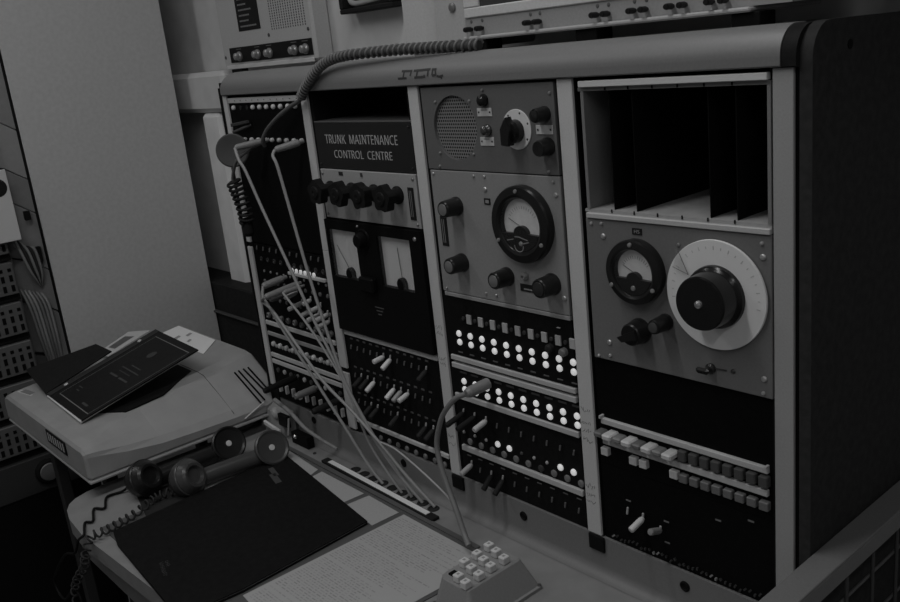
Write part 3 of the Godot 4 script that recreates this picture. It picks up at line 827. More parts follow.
func bay_meters():
	var x0 := 0.3205
	var x1 := 0.5825
	var blk := mt(0.012, 0.5, 0.0, scratch, 8.0)
	var pale := mt(0.50, 0.5, 0.0, grain, 16.0)
	# loudspeaker panel
	var s := thing("loudspeaker_panel", "dark grey panel with round perforated loudspeaker grille and small knobs", "control panel", Vector3(0.45, 0.509, 0.0))
	var gp := mt(0.127, 0.5, 0.0, grain, 9.0)
	# plate cut round the grille: a square with a round hole, then the rest
	var gx := 0.3905
	var gy := 0.570
	var gr := 0.0455
	var st := begin()
	var hole := circle(gx, gy, gr, 48)
	var sq := 0.0495
	for i in 48:
		var a := TAU * i / 48
		var b := TAU * (i + 1) / 48
		var pa := Vector2(cos(a), sin(a))
		var pb := Vector2(cos(b), sin(b))
		var qa: Vector2 = pa * sq / max(abs(pa.x), abs(pa.y))
		var qb: Vector2 = pb * sq / max(abs(pb.x), abs(pb.y))
		var h0 := Vector3(hole[i].x, hole[i].y, 0.001)
		var h1 := Vector3(hole[(i + 1) % 48].x, hole[(i + 1) % 48].y, 0.001)
		quad(st, h0, h1, Vector3(gx + qb.x, gy + qb.y, 0.001), Vector3(gx + qa.x, gy + qa.y, 0.001), Vector3.BACK)
		quad(st, h0, h1, h1 - Vector3(0, 0, 0.006), h0 - Vector3(0, 0, 0.006), Vector3(gx, gy, 0) - Vector3(h0.x, h0.y, 0))
	for r in [[x0 + 0.0025, 0.5105, gx - sq, 0.6275], [gx + sq, 0.5105, x1, 0.6275], [gx - sq, 0.5105, gx + sq, gy - sq], [gx - sq, gy + sq, gx + sq, 0.6275]]:
		add_box(st, Vector3((r[0] + r[2]) / 2, (r[1] + r[3]) / 2, -0.003), Vector3(r[2] - r[0], r[3] - r[1], 0.008))
	part(s, "plate", st.commit(), gp)
	# perforated sheet: each cell has a real hole
	st = begin()
	var pitch := 0.0047
	for iy in range(-10, 11):
		for ix in range(-10, 11):
			var c := Vector2(gx + (ix + (0.5 if iy % 2 != 0 else 0.0)) * pitch, gy + iy * pitch)
			if c.distance_to(Vector2(gx, gy)) > gr + 0.001:
				continue
			for k in 8:
				var a := TAU * k / 8 + TAU / 16
				var b := a + TAU / 8
				var ia := Vector2(cos(a), sin(a))
				var ib := Vector2(cos(b), sin(b))
				var oa: Vector2 = ia * (pitch / 2) / max(abs(ia.x), abs(ia.y))
				var ob: Vector2 = ib * (pitch / 2) / max(abs(ib.x), abs(ib.y))
				var zz := -0.0035
				if k % 2 == 0:
					var corner := Vector2(sign(ia.x + ib.x), sign(ia.y + ib.y)) * pitch / 2
					tri(st, Vector3(c.x + oa.x, c.y + oa.y, zz), Vector3(c.x + corner.x, c.y + corner.y, zz), Vector3(c.x + ob.x, c.y + ob.y, zz), Vector3.BACK)
				quad(st, Vector3(c.x + ia.x * 0.0016, c.y + ia.y * 0.0016, zz), Vector3(c.x + ib.x * 0.0016, c.y + ib.y * 0.0016, zz), Vector3(c.x + ob.x, c.y + ob.y, zz), Vector3(c.x + oa.x, c.y + oa.y, zz), Vector3.BACK)
	var gr_o := part(s, "grille", st.commit(), mt(0.20, 0.5))
	gr_o.set_meta("label", "round perforated metal grille")
	part(s, "loudspeaker_cone", lathe([[gr, -0.0105], [0.0, -0.0105]], 24), mt(0.008))
	s.get_child(s.get_child_count() - 1).transform.origin += Vector3(gx, gy, 0)
	for q in [[0.354, 0.607], [0.426, 0.607], [0.353, 0.534], [0.425, 0.534], [0.454, 0.621], [0.576, 0.614], [0.565, 0.5145], [0.349, 0.5145]]:
		screw(s, q[0], q[1], 0.001, 0.0022, 0.35)
	part(s, "indicator_lamp", lathe([[0.0085, 0.001], [0.0085, 0.005], [0.007, 0.009], [0.004, 0.0112], [0.0, 0.012]], 18), mt(0.012, 0.2), Vector3(0.4555, 0.6075, 0.0))
	part(s, "indicator_lamp", lathe([[0.008, 0.001], [0.008, 0.004], [0.006, 0.007], [0.006, 0.010], [0.003, 0.012], [0.0, 0.0122]], 16), mt(0.12, 0.2, 0.7), Vector3(0.4575, 0.5675, 0.0))
	for q in [[0.4405, 0.586, 0.469, 0.5972], [0.4415, 0.5462, 0.4685, 0.558], [0.5485, 0.5625, 0.5775, 0.5742]]:
		var lp := slab(s, "label_plate", Vector3(q[0], q[1], 0.001), Vector3(q[2], q[3], 0.0022), mt(0.55, 0.4, 0.0, grain, 14.0), 0.0003)
		for e in [q[0] + 0.0035, q[2] - 0.0035]:
			part(lp, "pin", lathe([[0.0015, 0.0], [0.001, 0.0008], [0.0, 0.0009]], 8), mt(0.04), Vector3(e, (q[1] + q[3]) / 2, 0.0022))
		if q[0] < 0.5:
			slab(lp, "print", Vector3(q[0] + 0.008, q[3] - 0.0035, 0.0022), Vector3(q[2] - 0.008, q[3] - 0.0018, 0.0023), mt(0.25))
	var dp := part(s, "dial_plate", lathe([[0.0265, 0.001], [0.0265, 0.002], [0.0260, 0.0024], [0.0, 0.0024]], 40), mt(0.66, 0.5), Vector3(0.5135, 0.5685, 0.0))
	for q in [1.2, 0.35, 2.2, -0.6]:
		part(dp, "mark", lathe([[0.0016, 0.0], [0.0012, 0.0004], [0.0, 0.0005]], 8), mt(0.03), Vector3(0.5135 + 0.0225 * cos(q), 0.5685 + 0.0225 * sin(q), 0.0024))
	var sk := part(s, "switch_knob", lathe([[0.0155, 0.0024], [0.0155, 0.012], [0.0135, 0.017], [0.0, 0.0172]], 20), mt(0.012, 0.25), Vector3(0.5125, 0.5665, 0.0))
	part(sk, "pointer_grip", prism([Vector2(-0.006, -0.0165), Vector2(0.006, -0.0165), Vector2(0.0085, 0.004), Vector2(0.0, 0.0205), Vector2(-0.0085, 0.004)], 0.012, 0.024), mt(0.012, 0.25), Vector3(0.5125, 0.5665, 0.0), Basis(Vector3.BACK, -0.12))
	panel_knob(s, 0.565, 0.588, 0.001, 0.0105, 0.020, 0.03)
	panel_knob(s, 0.567, 0.547, 0.001, 0.0120, 0.020, 0.0)
	# meter panel
	var t := thing("meter_panel", "mid grey panel with a big round meter and four capped black knobs", "control panel", Vector3(0.45, 0.321, 0.0))
	slab(t, "plate", Vector3(x0 + 0.004, 0.3215, -0.008), Vector3(x1, 0.5085, 0.001), mt(0.27, 0.5, 0.0, grain, 9.0), 0.0008)
	for q in [[0.332, 0.503], [0.420, 0.503], [0.442, 0.503], [0.571, 0.5015], [0.334, 0.327], [0.422, 0.3305], [0.444, 0.3305]]:
		screw(t, q[0], q[1], 0.001, 0.0022, 0.45)
	for q in [[0.441, 0.485], [0.574, 0.4845], [0.576, 0.3455]]:
		screw(t, q[0], q[1], 0.001, 0.0036, 0.5)
	round_meter(t, 0.514, 0.4420, 0.001, 0.0535, 0.0355, -0.012, 2.6)
	for q in [[0.377, 0.457, 0.0142], [0.377, 0.372, 0.0142], [0.470, 0.362, 0.0142], [0.556, 0.3625, 0.0155]]:
		panel_knob(t, q[0], q[1], 0.001, q[2], 0.028, 0.26 if q[0] < 0.5 else 0.05)
	slab(t, "small_tag", Vector3(0.4375, 0.4635, 0.001), Vector3(0.4495, 0.4725, 0.002), mt(0.02, 0.4))
	slab(t, "small_tag", Vector3(0.4402, 0.4657, 0.002), Vector3(0.4470, 0.4703, 0.0022), mt(0.26, 0.4))
	var tg := slab(t, "rating_tag", Vector3(0.3365, 0.394, 0.001), Vector3(0.3505, 0.4395, 0.002), mt(0.02, 0.4))
	for j in 2:
		slab(tg, "print", Vector3(0.3395 + j * 0.004, 0.399, 0.002), Vector3(0.3410 + j * 0.004, 0.435, 0.0022), mt(0.2, 0.5))
	part(t, "terminal", lathe([[0.006, 0.001], [0.006, 0.005], [0.0045, 0.009], [0.002, 0.009], [0.002, 0.005], [0.0, 0.005]], 14), mt(0.35, 0.3, 0.6), Vector3(0.507, 0.368, 0.0))
	var rt := slab(t, "rating_tag", Vector3(0.495, 0.345, 0.001), Vector3(0.534, 0.3555, 0.002), mt(0.02, 0.4))
	slab(rt, "print", Vector3(0.502, 0.3475, 0.002), Vector3(0.529, 0.3495, 0.0022), mt(0.25))
	# scrolled maker's mark on the lower part of the meter
	var st2 := begin()
	for q in [[-0.020, -0.0255, 0.013, 0.2], [0.006, -0.0225, 0.015, -0.2], [-0.006, -0.0205, 0.010, 0.0], [0.009, -0.028, 0.012, 0.25]]:
		add_box(st2, Vector3(0.514 + q[0], 0.4420 + q[1] + 0.004, 0.0125), Vector3(q[2], 0.0012, 0.0003), 0.0, Basis(Vector3.BACK, q[3]))
	for j in 9:
		var a := PI + PI * j / 8.0
		add_box(st2, Vector3(0.510 + 0.008 * cos(a), 0.412 + 0.007 * sin(a), 0.0125), Vector3(0.0030, 0.0012, 0.0003), 0.0, Basis(Vector3.BACK, a + PI / 2))
	part(t, "maker_mark", st2.commit(), mt(0.30, 0.5))
	# lamp panels
	slab(t, "label_strip", Vector3(x0 + 0.006, 0.3142, -0.008), Vector3(x1, 0.3205, 0.0008), mt(0.30, 0.5), 0.0008)
	var lit := glow(0.8, LIT)
	var lamp := lathe([[0.0051, -0.001], [0.0051, 0.0006], [0.0044, 0.0016], [0.003, 0.0022], [0.0, 0.0025]], 16)
	var a := thing("lamp_panel", "black panel with double row of lit round lamps under white tabs", "lamp panel", Vector3(0.45, 0.209, 0.0), "panels of lit lamps")
	slab(a, "panel", Vector3(x0, 0.2175, -0.012), Vector3(x1, 0.3135, -0.002), blk)
	slab(a, "label_strip", Vector3(x0 + 0.0035, 0.2085, -0.010), Vector3(x1, 0.2165, 0.0008), pale, 0.0008)
	slab(a, "label_strip", Vector3(x0 + 0.0035, 0.1950, -0.010), Vector3(x1, 0.2035, 0.0008), pale, 0.0008)
	for i in 10:
		var x := 0.348 + i * 0.0259
		if i < 9:
			slab(a, "tab", Vector3(x + 0.0225, 0.2745, -0.002), Vector3(x + 0.0325, 0.289, 0.0005), mt(0.42, 0.5), 0.0003)
		else:
			slab(a, "tab", Vector3(x - 0.0250, 0.3000, -0.002), Vector3(x - 0.0190, 0.3010, 0.0005), mt(0.42, 0.5), 0.0003)
		part(a, "lamp", lamp, lit, Vector3(x, 0.2545, -0.001))
		part(a, "lamp", lamp, lit, Vector3(x, 0.2405, -0.001))
		part(a, "stud", lathe([[0.0035, 0.0], [0.003, 0.002], [0.0, 0.0025]], 8), mt(0.05, 0.4), Vector3(x + 0.014, 0.281, -0.002))
		slab(a, "tab", Vector3(x - 0.006, 0.2225, -0.002), Vector3(x + 0.004, 0.2245, -0.0012), mt(0.10))
	for q in [[0.541, 0.268, 0.03], [0.5665, 0.267, 0.16]]:
		part(a, "lamp_cap", lathe([[0.0062, -0.002], [0.0062, 0.004], [0.0045, 0.0065], [0.0, 0.007]], 14), mt(q[2], 0.4), Vector3(q[0], q[1], 0.0))
	var b := thing("lamp_panel", "black panel with double row of lit round lamps beside the inserted plug", "lamp panel", Vector3(0.45, 0.145, 0.0), "panels of lit lamps")
	slab(b, "panel", Vector3(x0, 0.1525, -0.012), Vector3(x1, 0.1945, -0.002), blk)
	slab(b, "label_strip", Vector3(x0 + 0.0035, 0.1425, -0.010), Vector3(x1, 0.1515, 0.0008), pale, 0.0008)
	for i in 10:
		var x := 0.348 + i * 0.0259
		part(b, "lamp", lamp, lit, Vector3(x, 0.1752, -0.001))
		part(b, "lamp", lamp, lit, Vector3(x, 0.1615, -0.001))
		slab(b, "tab", Vector3(x - 0.008, 0.188, -0.002), Vector3(x + 0.008, 0.191, -0.001), mt(0.05))
	# key panel
	var k := thing("key_field", "black lever key panel with four lit lamps above its lowest strip", "key panel", Vector3(0.45, 0.0, 0.0))
	slab(k, "panel", Vector3(x0, 0.0, -0.012), Vector3(x1, 0.1420, -0.004), blk)
	slab(k, "label_strip", Vector3(x0 + 0.006, 0.0515, -0.010), Vector3(x1, 0.0610, 0.0008), pale, 0.0008)
	var cream := mt(0.55, 0.5)
	var dk := mt(0.022, 0.5)
	var down := Vector3(0.0, -0.75, 0.9)
	for i in 10:
		var x := 0.339 + i * 0.0259
		if i < 2:
			lever_key(k, x, 0.119, -0.004, Vector3(0, -0.20, 1), dk, 0.030)
		elif i == 2:
			lever_key(k, x, 0.119, -0.004, Vector3(0.0, -0.24, 1), cream, 0.018)
		else:
			plain_key(k, x - 0.0015, 0.117, -0.004)
		if i == 0:
			lever_key(k, x + 0.006, 0.030, -0.004, Vector3(0, -0.3, 1), mt(0.4, 0.5), 0.016)
		elif i == 2 or i == 3:
			lever_key(k, x, 0.026, -0.004, down, dk, 0.018)
		else:
			plain_key(k, x, 0.026, -0.004)
		slab(k, "tab", Vector3(x - 0.005, 0.0425, -0.004), Vector3(x + 0.004, 0.0440, -0.003), mt(0.12))
		part(k, "lamp", lathe([[0.0056, -0.001], [0.0056, 0.0008], [0.0045, 0.0018], [0.0, 0.0024]], 14), mt(0.17 if i != 6 else 0.05, 0.35), Vector3(0.345 + i * 0.0259, 0.0697, -0.003))
		if not i in [3, 4, 8, 9]:
			part(k, "stud", lathe([[0.0028, 0.0], [0.0024, 0.002], [0.0, 0.003]], 8), mt(0.40 if i in [0, 1, 2, 6, 7] else 0.08, 0.35), Vector3(0.332 + i * 0.0259, 0.083, -0.004))
	for x in [0.410, 0.4355, 0.540, 0.565]:
		part(k, "lamp", lamp, lit, Vector3(x, 0.0835, -0.003))

# ------------------------------------------------------------------ fourth bay
func bay_dial():
	var x0 := 0.6165
	var x1 := 0.8765
	var blk := mt(0.006, 0.5, 0.0, scratch, 8.0)
	var pale := mt(0.50, 0.5, 0.0, grain, 16.0)
	# pigeon hole unit
	var p := thing("pigeonhole_rack", "open pigeonhole rack with dark dividers over the big dial", "rack", Vector3(0.75, 0.459, -0.09))
	var fr := mt(0.20, 0.5, 0.0, grain, 9.0)
	var dep := -0.19
	slab(p, "front_lip", Vector3(x0 + 0.0085, 0.4592, -0.008), Vector3(x1, 0.4658, 0.004), pale, 0.0008)
	slab(p, "front_lip", Vector3(x0 + 0.0085, 0.6192, -0.008), Vector3(x1 - 0.002, 0.6268, 0.004), mt(0.62, 0.5), 0.0008)
	slab(p, "floor_plate", Vector3(x0 + 0.004, 0.466, dep), Vector3(x1, 0.4698, -0.001), mt(0.36, 0.55, 0.0, blotch, 8.0))
	slab(p, "roof_plate", Vector3(x0 + 0.004, 0.6145, dep), Vector3(x1, 0.6188, -0.001), mt(0.16, 0.5))
	slab(p, "side_plate", Vector3(x0 + 0.0085, 0.470, dep), Vector3(x0 + 0.0130, 0.6143, 0.0), fr)
	slab(p, "side_plate", Vector3(x1 - 0.004, 0.470, dep), Vector3(x1, 0.6143, 0.0), fr)
	slab(p, "back_plate", Vector3(x0 + 0.004, 0.466, dep - 0.004), Vector3(x1, 0.6188, dep), mt(0.012, 0.7))
	for i in [0, 1, 4, 5]:
		slab(p, "divider", Vector3(0.663 + i * 0.0339, 0.470, dep), Vector3(0.6642 + i * 0.0339, 0.6143, -0.006), mt(0.006, 0.75))
	for i in 6:
		slab(p, "slot", Vector3(0.6625 + i * 0.0339, 0.4672, -0.001), Vector3(0.6640 + i * 0.0339, 0.4715, 0.0002), mt(0.01))
		slab(p, "slot", Vector3(0.6620 + i * 0.0339, 0.6150, -0.001), Vector3(0.6636 + i * 0.0339, 0.6185, 0.0002), mt(0.01))
	# dial panel
	var t := thing("dial_panel", "grey panel with the large white dial and a smaller round meter", "control panel", Vector3(0.75, 0.271, 0.0))
	slab(t, "plate", Vector3(x0 + 0.005, 0.2715, -0.008), Vector3(x1 + 0.0005, 0.4585, 0.001), mt(0.165, 0.5, 0.0, grain, 9.0), 0.0008)
	for q in [[0.631, 0.452], [0.647, 0.453], [0.866, 0.449], [0.630, 0.275], [0.649, 0.279], [0.866, 0.277]]:
		screw(t, q[0], q[1], 0.001, 0.0024, 0.5)
	for q in [[0.649, 0.437], [0.867, 0.434], [0.649, 0.297], [0.867, 0.294]]:
		screw(t, q[0], q[1], 0.001, 0.0036, 0.5)
	slab(t, "small_tag", Vector3(0.6945, 0.4435, 0.001), Vector3(0.7085, 0.4515, 0.002), mt(0.02, 0.4))
	letters(t, "small_tag_print", "HS", 0.6975, 0.7055, 0.4455, 0.4497, 0.002, mt(0.3))
	round_meter(t, 0.7000, 0.3985, 0.001, 0.0405, 0.0275, -0.008, 2.5)
	var dp := part(t, "dial_plate", lathe([[0.0645, 0.003], [0.0645, 0.0055], [0.0640, 0.006], [0.0, 0.006]], 72), mt(0.72, 0.5), Vector3(0.809, 0.384, 0.0))
	for i in 21:
		var q := PI * (1.05 - 1.1 * i / 20.0)
		var r := 0.0555
		var long_ := 0.0045 if i % 2 == 0 else 0.0028
		part(dp, "scale_mark", box(0.0011, long_, 0.0003), mt(0.48), Vector3(0.809 + r * cos(q), 0.384 + r * sin(q), 0.0061), Basis(Vector3.BACK, q - PI / 2))
	var gold := mt(0.010, 0.22)
	var big := part(dp, "dial_knob", lathe([[0.037, 0.006], [0.0365, 0.011], [0.035, 0.013], [0.0325, 0.015], [0.0312, 0.037], [0.0300, 0.0395], [0.0, 0.0395]], 48), gold, Vector3(0.811, 0.383, 0.0))
	part(big, "screw", lathe([[0.0048, 0.0395], [0.0042, 0.042], [0.002, 0.0432], [0.0, 0.0434]], 14), mt(0.55, 0.25, 0.8), Vector3(0.811, 0.383, 0.0))
	# clear cursor with two hair lines over the edge of the dial
	part(t, "cursor", prism([Vector2(0.762, 0.434), Vector2(0.7775, 0.405), Vector2(0.757, 0.411)], 0.0085, 0.0092), glass()).set_meta("label", "clear plastic cursor")
	part(t, "cursor_line", tube([Vector3(0.764, 0.434, 0.0095), Vector3(0.7775, 0.4055, 0.0095)], 0.0004, 4), mt(0.1))
	part(t, "cursor_line", tube([Vector3(0.7565, 0.4125, 0.0095), Vector3(0.7775, 0.4055, 0.0095)], 0.0004, 4), mt(0.1))
	screw(t, 0.760, 0.437, 0.001, 0.0024, 0.3)
	panel_knob(t, 0.699, 0.3215, 0.001, 0.0165, 0.022, 0.0)
	var pk := part(t, "pointer_grip", prism([Vector2(-0.012, -0.007), Vector2(0.012, -0.006), Vector2(0.012, 0.006), Vector2(-0.0175, 0.0)], 0.012, 0.026), mt(0.012, 0.3), Vector3(0.699, 0.3215, 0.001), Basis(Vector3.BACK, 0.25))
	pk.set_meta("label", "black pointer bar")
	panel_knob(t, 0.738, 0.3395, 0.001, 0.0105, 0.026, 0.10)
	var tk := part(t, "toggle", lathe([[0.0065, 0.001], [0.0065, 0.004], [0.004, 0.006], [0.004, 0.013], [0.0, 0.0135]], 14), mt(0.02, 0.3), Vector3(0.799, 0.2925, 0.0))
	part(tk, "lever", box(0.018, 0.008, 0.006, 0.003), mt(0.012, 0.25), Vector3(0.795, 0.2925, 0.013))
	part(t, "pin", tube([Vector3(0.806, 0.2945, 0.003), Vector3(0.820, 0.2945, 0.002)], 0.0007, 5), mt(0.05))
	screw(t, 0.828, 0.295, 0.001, 0.0028, 0.08)
	# button panel
	var b := thing("button_panel", "black panel with two rows of square push buttons between pale strips", "button panel", Vector3(0.75, 0.12, 0.0))
	slab(b, "panel", Vector3(x0, 0.116, -0.012), Vector3(x1, 0.269, -0.004), blk)
	slab(b, "label_strip", Vector3(0.6245, 0.1765, -0.006), Vector3(0.8695, 0.1850, 0.0008), pale, 0.001)
	slab(b, "label_strip", Vector3(0.6255, 0.1470, -0.006), Vector3(0.8690, 0.1560, 0.0008), pale, 0.001)
	slab(b, "tab", Vector3(0.6245, 0.1850, -0.006), Vector3(0.6275, 0.189, 0.004), pale)
	slab(b, "tab", Vector3(0.8665, 0.1850, -0.006), Vector3(0.8695, 0.187, 0.004), pale)
	var cap := box(0.0118, 0.0145, 0.010, 0.0012)
	var cap2 := box(0.0122, 0.0115, 0.008, 0.0010)
	for i in 16:
		var x := 0.627 + i * 0.01585
		if i < 8:
			if i % 2 == 1:
				part(b, "push_button", box(0.0150, 0.0085, 0.024, 0.0020), mt(0.55, 0.45), Vector3(x + 0.001, 0.1655, 0.004))
			else:
				part(b, "push_button", box(0.0140, 0.0075, 0.020, 0.0020), mt(0.13 if i % 4 == 0 else 0.2, 0.45), Vector3(x - 0.001, 0.1640, 0.002))
		else:
			part(b, "push_button", cap, mt(0.075, 0.45), Vector3(x, 0.1665, -0.001))
		if i in [0, 3, 4, 7]:
			part(b, "push_button", cap2, mt(0.55, 0.45), Vector3(x + 0.002, 0.1365, -0.001))
		elif i > 7:
			part(b, "push_button", cap2, mt(0.135, 0.45), Vector3(x, 0.1350, -0.001))
	# lowest field
	var k := thing("key_field", "black bottom panel right of the last divider with two pale key sleeves", "key panel", Vector3(0.75, 0.0, 0.0))
	slab(k, "panel", Vector3(x0, 0.0, -0.012), Vector3(x1, 0.1155, -0.004), blk)
	var cream := mt(0.58, 0.5)
	lever_key(k, 0.6865, 0.055, -0.004, Vector3(-0.12, -0.36, 1.0), cream, 0.016)
	lever_key(k, 0.714, 0.0460, -0.004, Vector3(0.05, 0.38, 1), mt(0.22, 0.5), 0.016)
	lever_key(k, 0.661, 0.055, -0.004, Vector3(0, 0.3, 1), null)
	for q in [[0.661, 0.070], [0.722, 0.060], [0.722, 0.029], [0.845, 0.125 - 0.02], [0.80, 0.09]]:
		slab(k, "tab", Vector3(q[0] - 0.004, q[1], -0.004), Vector3(q[0] + 0.004, q[1] + 0.002, -0.0032), mt(0.14))
	rng.seed = 12
	for i in 34:
		part(k, "solder_tag", box(0.0022, 0.0035, 0.003), mt(0.05 + 0.25 * float(rng.randf() > 0.78), 0.4, 0.3), Vector3(0.632 + i * 0.0068, 0.0075 + rng.randf_range(-0.003, 0.003), -0.0025), Basis(Vector3.BACK, rng.randf_range(-0.8, 0.8)))

# ------------------------------------------------------------------ things on and over the console
func on_top():
	var paint := mt(0.48, 0.5, 0.0, grain, 8.0)
	# loudspeaking intercom
	var t := thing("intercom_unit", "pale wall intercom with speaker slots and black control strip", "intercom", Vector3(-0.5830, 0.6744, -0.31))
	slab(t, "case", Vector3(-0.8021, 0.6744, -0.339), Vector3(-0.3769, 1.0042, -0.29), paint, 0.006)
	slab(t, "base_lip", Vector3(-0.7804, 0.6728, -0.289), Vector3(-0.3834, 0.6826, -0.284), mt(0.60, 0.5), 0.001)
	var pl := slab(t, "instruction_plate", Vector3(-0.6991, 0.7596, -0.29), Vector3(-0.5960, 0.8957, -0.2885), mt(0.018, 0.4), 0.0004)
	rng.seed = 21
	var st := begin()
	for r in 9:
		var x := -0.6871
		var stop := -0.6871 + rng.randf_range(0.035, 0.075)
		while x < stop:
			var w := rng.randf_range(0.0025, 0.006)
			add_box(st, Vector3(x + w / 2, 0.7699 + r * 0.0125, -0.2884), Vector3(w, 0.0038, 0.0003))
			x += w + 0.0012
	part(pl, "print", st.commit(), mt(0.20))
	st = begin()
	for i in 15:
		for j in 30:
			add_box(st, Vector3(-0.5461 + i * 0.0102, 0.7542 + j * 0.0056, -0.2899), Vector3(0.0028, 0.0036, 0.0006))
	var slots := part(t, "speaker_slots", st.commit(), mt(0.03))
	slots.set_meta("kind", "stuff")
	var cs := slab(t, "control_strip", Vector3(-0.7620, 0.6880, -0.29), Vector3(-0.3867, 0.7238, -0.288), mt(0.014, 0.35), 0.0005)
	for i in 5:
		var x: float = [-0.7121, -0.6231, -0.5678, -0.4582, -0.4116][i]
		var kn := part(t, "knob", lathe([[0.0115, 0.0], [0.0115, 0.004], [0.0090, 0.007], [0.0085, 0.014], [0.006, 0.016], [0.0, 0.0165]], 16), mt(0.32, 0.32, 0.5), Vector3(x, 0.7021, -0.288))
		slab(cs, "print", Vector3(x - 0.014, 0.7184, -0.288), Vector3(x + 0.010, 0.7200, -0.2878), mt(0.12))
	for q in [[-0.7891, 0.7021], [-0.5646, 0.7422], [-0.3953, 0.7433]]:
		part(t, "screw", lathe([[0.0045, 0.0], [0.0038, 0.0016], [0.0, 0.002]], 10), mt(0.10, 0.4, 0.4), Vector3(q[0], q[1], -0.29))
	slab(t, "cable_clip", Vector3(-0.7511, 0.6641, -0.30), Vector3(-0.7023, 0.6725, -0.28), mt(0.01, 0.5), 0.001)
	# equipment case
	var e := thing("equipment_case", "wide pale equipment case with paired black terminals on top of the console", "equipment case", Vector3(0.5, 0.669, -0.2))
	var z := -0.12
	slab(e, "case", Vector3(0.312, 0.6918, -0.275), Vector3(0.835, 0.96, z - 0.004), mt(0.30, 0.5, 0.0, grain, 8.0))
	slab(e, "base_lip", Vector3(0.302, 0.6855, -0.275), Vector3(0.788, 0.6915, z + 0.010), mt(0.40, 0.4, 0.0, grain, 8.0), 0.002)
	slab(e, "lower_panel", Vector3(0.302, 0.6918, z - 0.004), Vector3(0.834, 0.7175, z), mt(0.30, 0.5, 0.0, grain, 8.0))
	slab(e, "window_frame", Vector3(0.302, 0.7178, z - 0.003), Vector3(0.834, 0.7325, z + 0.003), mt(0.58, 0.5, 0.0, grain, 8.0), 0.0015)
	slab(e, "window_frame", Vector3(0.302, 0.7327, z - 0.003), Vector3(0.335, 0.95, z + 0.003), mt(0.58, 0.5, 0.0, grain, 8.0), 0.0015)
	slab(e, "window_pane", Vector3(0.335, 0.7327, z - 0.0038), Vector3(0.834, 0.95, z - 0.001), mt(0.05, 0.2))
	slab(e, "end_cheek", Vector3(0.226, 0.6730, -0.275), Vector3(0.3005, 0.96, z - 0.003), mt(0.42, 0.5, 0.0, grain, 8.0), 0.004)
	slab(e, "end_cheek", Vector3(0.134, 0.6675, -0.275), Vector3(0.2235, 0.96, z), mt(0.50, 0.5, 0.0, grain, 8.0), 0.018)
	part(e, "bolt", lathe([[0.0072, 0.0], [0.0068, 0.003], [0.0035, 0.004], [0.0, 0.0042]], 16), mt(0.25, 0.35, 0.6), Vector3(0.272, 0.7370, z - 0.003))
	for x in [0.3143, 0.4380, 0.5600, 0.6203, 0.6778, 0.7340]:
		for k in 2:
			var xx: float = x + k * (0.0185 if x > 0.32 else 0.024)
			var b := part(e, "terminal", lathe([[0.0028, 0.0], [0.0028, 0.003], [0.0040, 0.004], [0.0040, 0.014], [0.0032, 0.016], [0.0, 0.0162]], 14), mt(0.010, 0.3), Vector3(xx, 0.7015, z))
			part(e, "rivet", lathe([[0.003, 0.0], [0.002, 0.001], [0.0, 0.0012]], 8), mt(0.10), Vector3(xx, 0.7125, z))
	for x in [0.31, 0.522, 0.76]:
		slab(e, "foot", Vector3(x, 0.6675, z - 0.03), Vector3(x + 0.037, 0.6853, z + 0.004), mt(0.008, 0.6), 0.001)
	# dark wall cupboard beyond
	var k := thing("wall_cupboard", "dark cupboard on the wall beyond the console end", "cupboard", Vector3(1.3, 0.70, -0.28))
	slab(k, "body", Vector3(0.90, 0.690, -0.339), Vector3(1.9, 1.3, -0.215), mt(0.035, 0.5, 0.0, scratch, 5.0), 0.004)
	slab(k, "door", Vector3(0.905, 0.700, -0.214), Vector3(1.38, 1.29, -0.200), mt(0.045, 0.5, 0.0, scratch, 5.0), 0.003)
	slab(k, "door", Vector3(1.39, 0.700, -0.214), Vector3(1.89, 1.29, -0.200), mt(0.045, 0.5, 0.0, scratch, 5.0), 0.003)
	# black tray on the wall with a grey cable loop
	var w := thing("cable_tray", "black tray on the wall behind the console holding a grey cable loop", "tray", Vector3(-0.18, 0.757, -0.32))
	for q in [[-0.283, 0.762, -0.105, 0.772], [-0.283, 0.772, -0.272, 0.86], [-0.116, 0.772, -0.105, 0.86]]:
		slab(w, "frame", Vector3(q[0], q[1], -0.339), Vector3(q[2], q[3], -0.30), mt(0.02, 0.5), 0.002)
	slab(w, "back_plate", Vector3(-0.272, 0.772, -0.339), Vector3(-0.116, 0.86, -0.33), mt(0.03, 0.5))
	part(w, "cable", tube(curve([Vector3(-0.262, 0.86, -0.315), Vector3(-0.262, 0.80, -0.315), Vector3(-0.245, 0.781, -0.312), Vector3(-0.19, 0.781, -0.312), Vector3(-0.14, 0.787, -0.312), Vector3(-0.124, 0.81, -0.314), Vector3(-0.122, 0.86, -0.315)], 6), 0.006, 8), mt(0.30, 0.6))

# ------------------------------------------------------------------ keyboard machine
func loft(secs: Array) -> ArrayMesh:
	var st := begin()
	var c := Vector3.ZERO
	for s in secs:
		for p in s:
			c += p / (s.size() * secs.size())
	for i in secs.size() - 1:
		var a: Array = secs[i]
		var b: Array = secs[i + 1]
		for k in a.size():
			var k2 := (k + 1) % a.size()
			var mid: Vector3 = (a[k] + a[k2] + b[k] + b[k2]) / 4.0
			var axis: Vector3 = (secs[0][0] - secs[-1][0]).normalized()
			var sc := Vector3.ZERO
			for p in a:
				sc += p / (2.0 * a.size())
			for p in b:
				sc += p / (2.0 * a.size())
			quad(st, a[k], a[k2], b[k2], b[k], mid - sc)
	for e in [0, secs.size() - 1]:
		var s: Array = secs[e]
		var m := Vector3.ZERO
		for p in s:
			m += p / s.size()
		for k in s.size():
			tri(st, m, s[k], s[(k + 1) % s.size()], m - c)
	return st.commit()

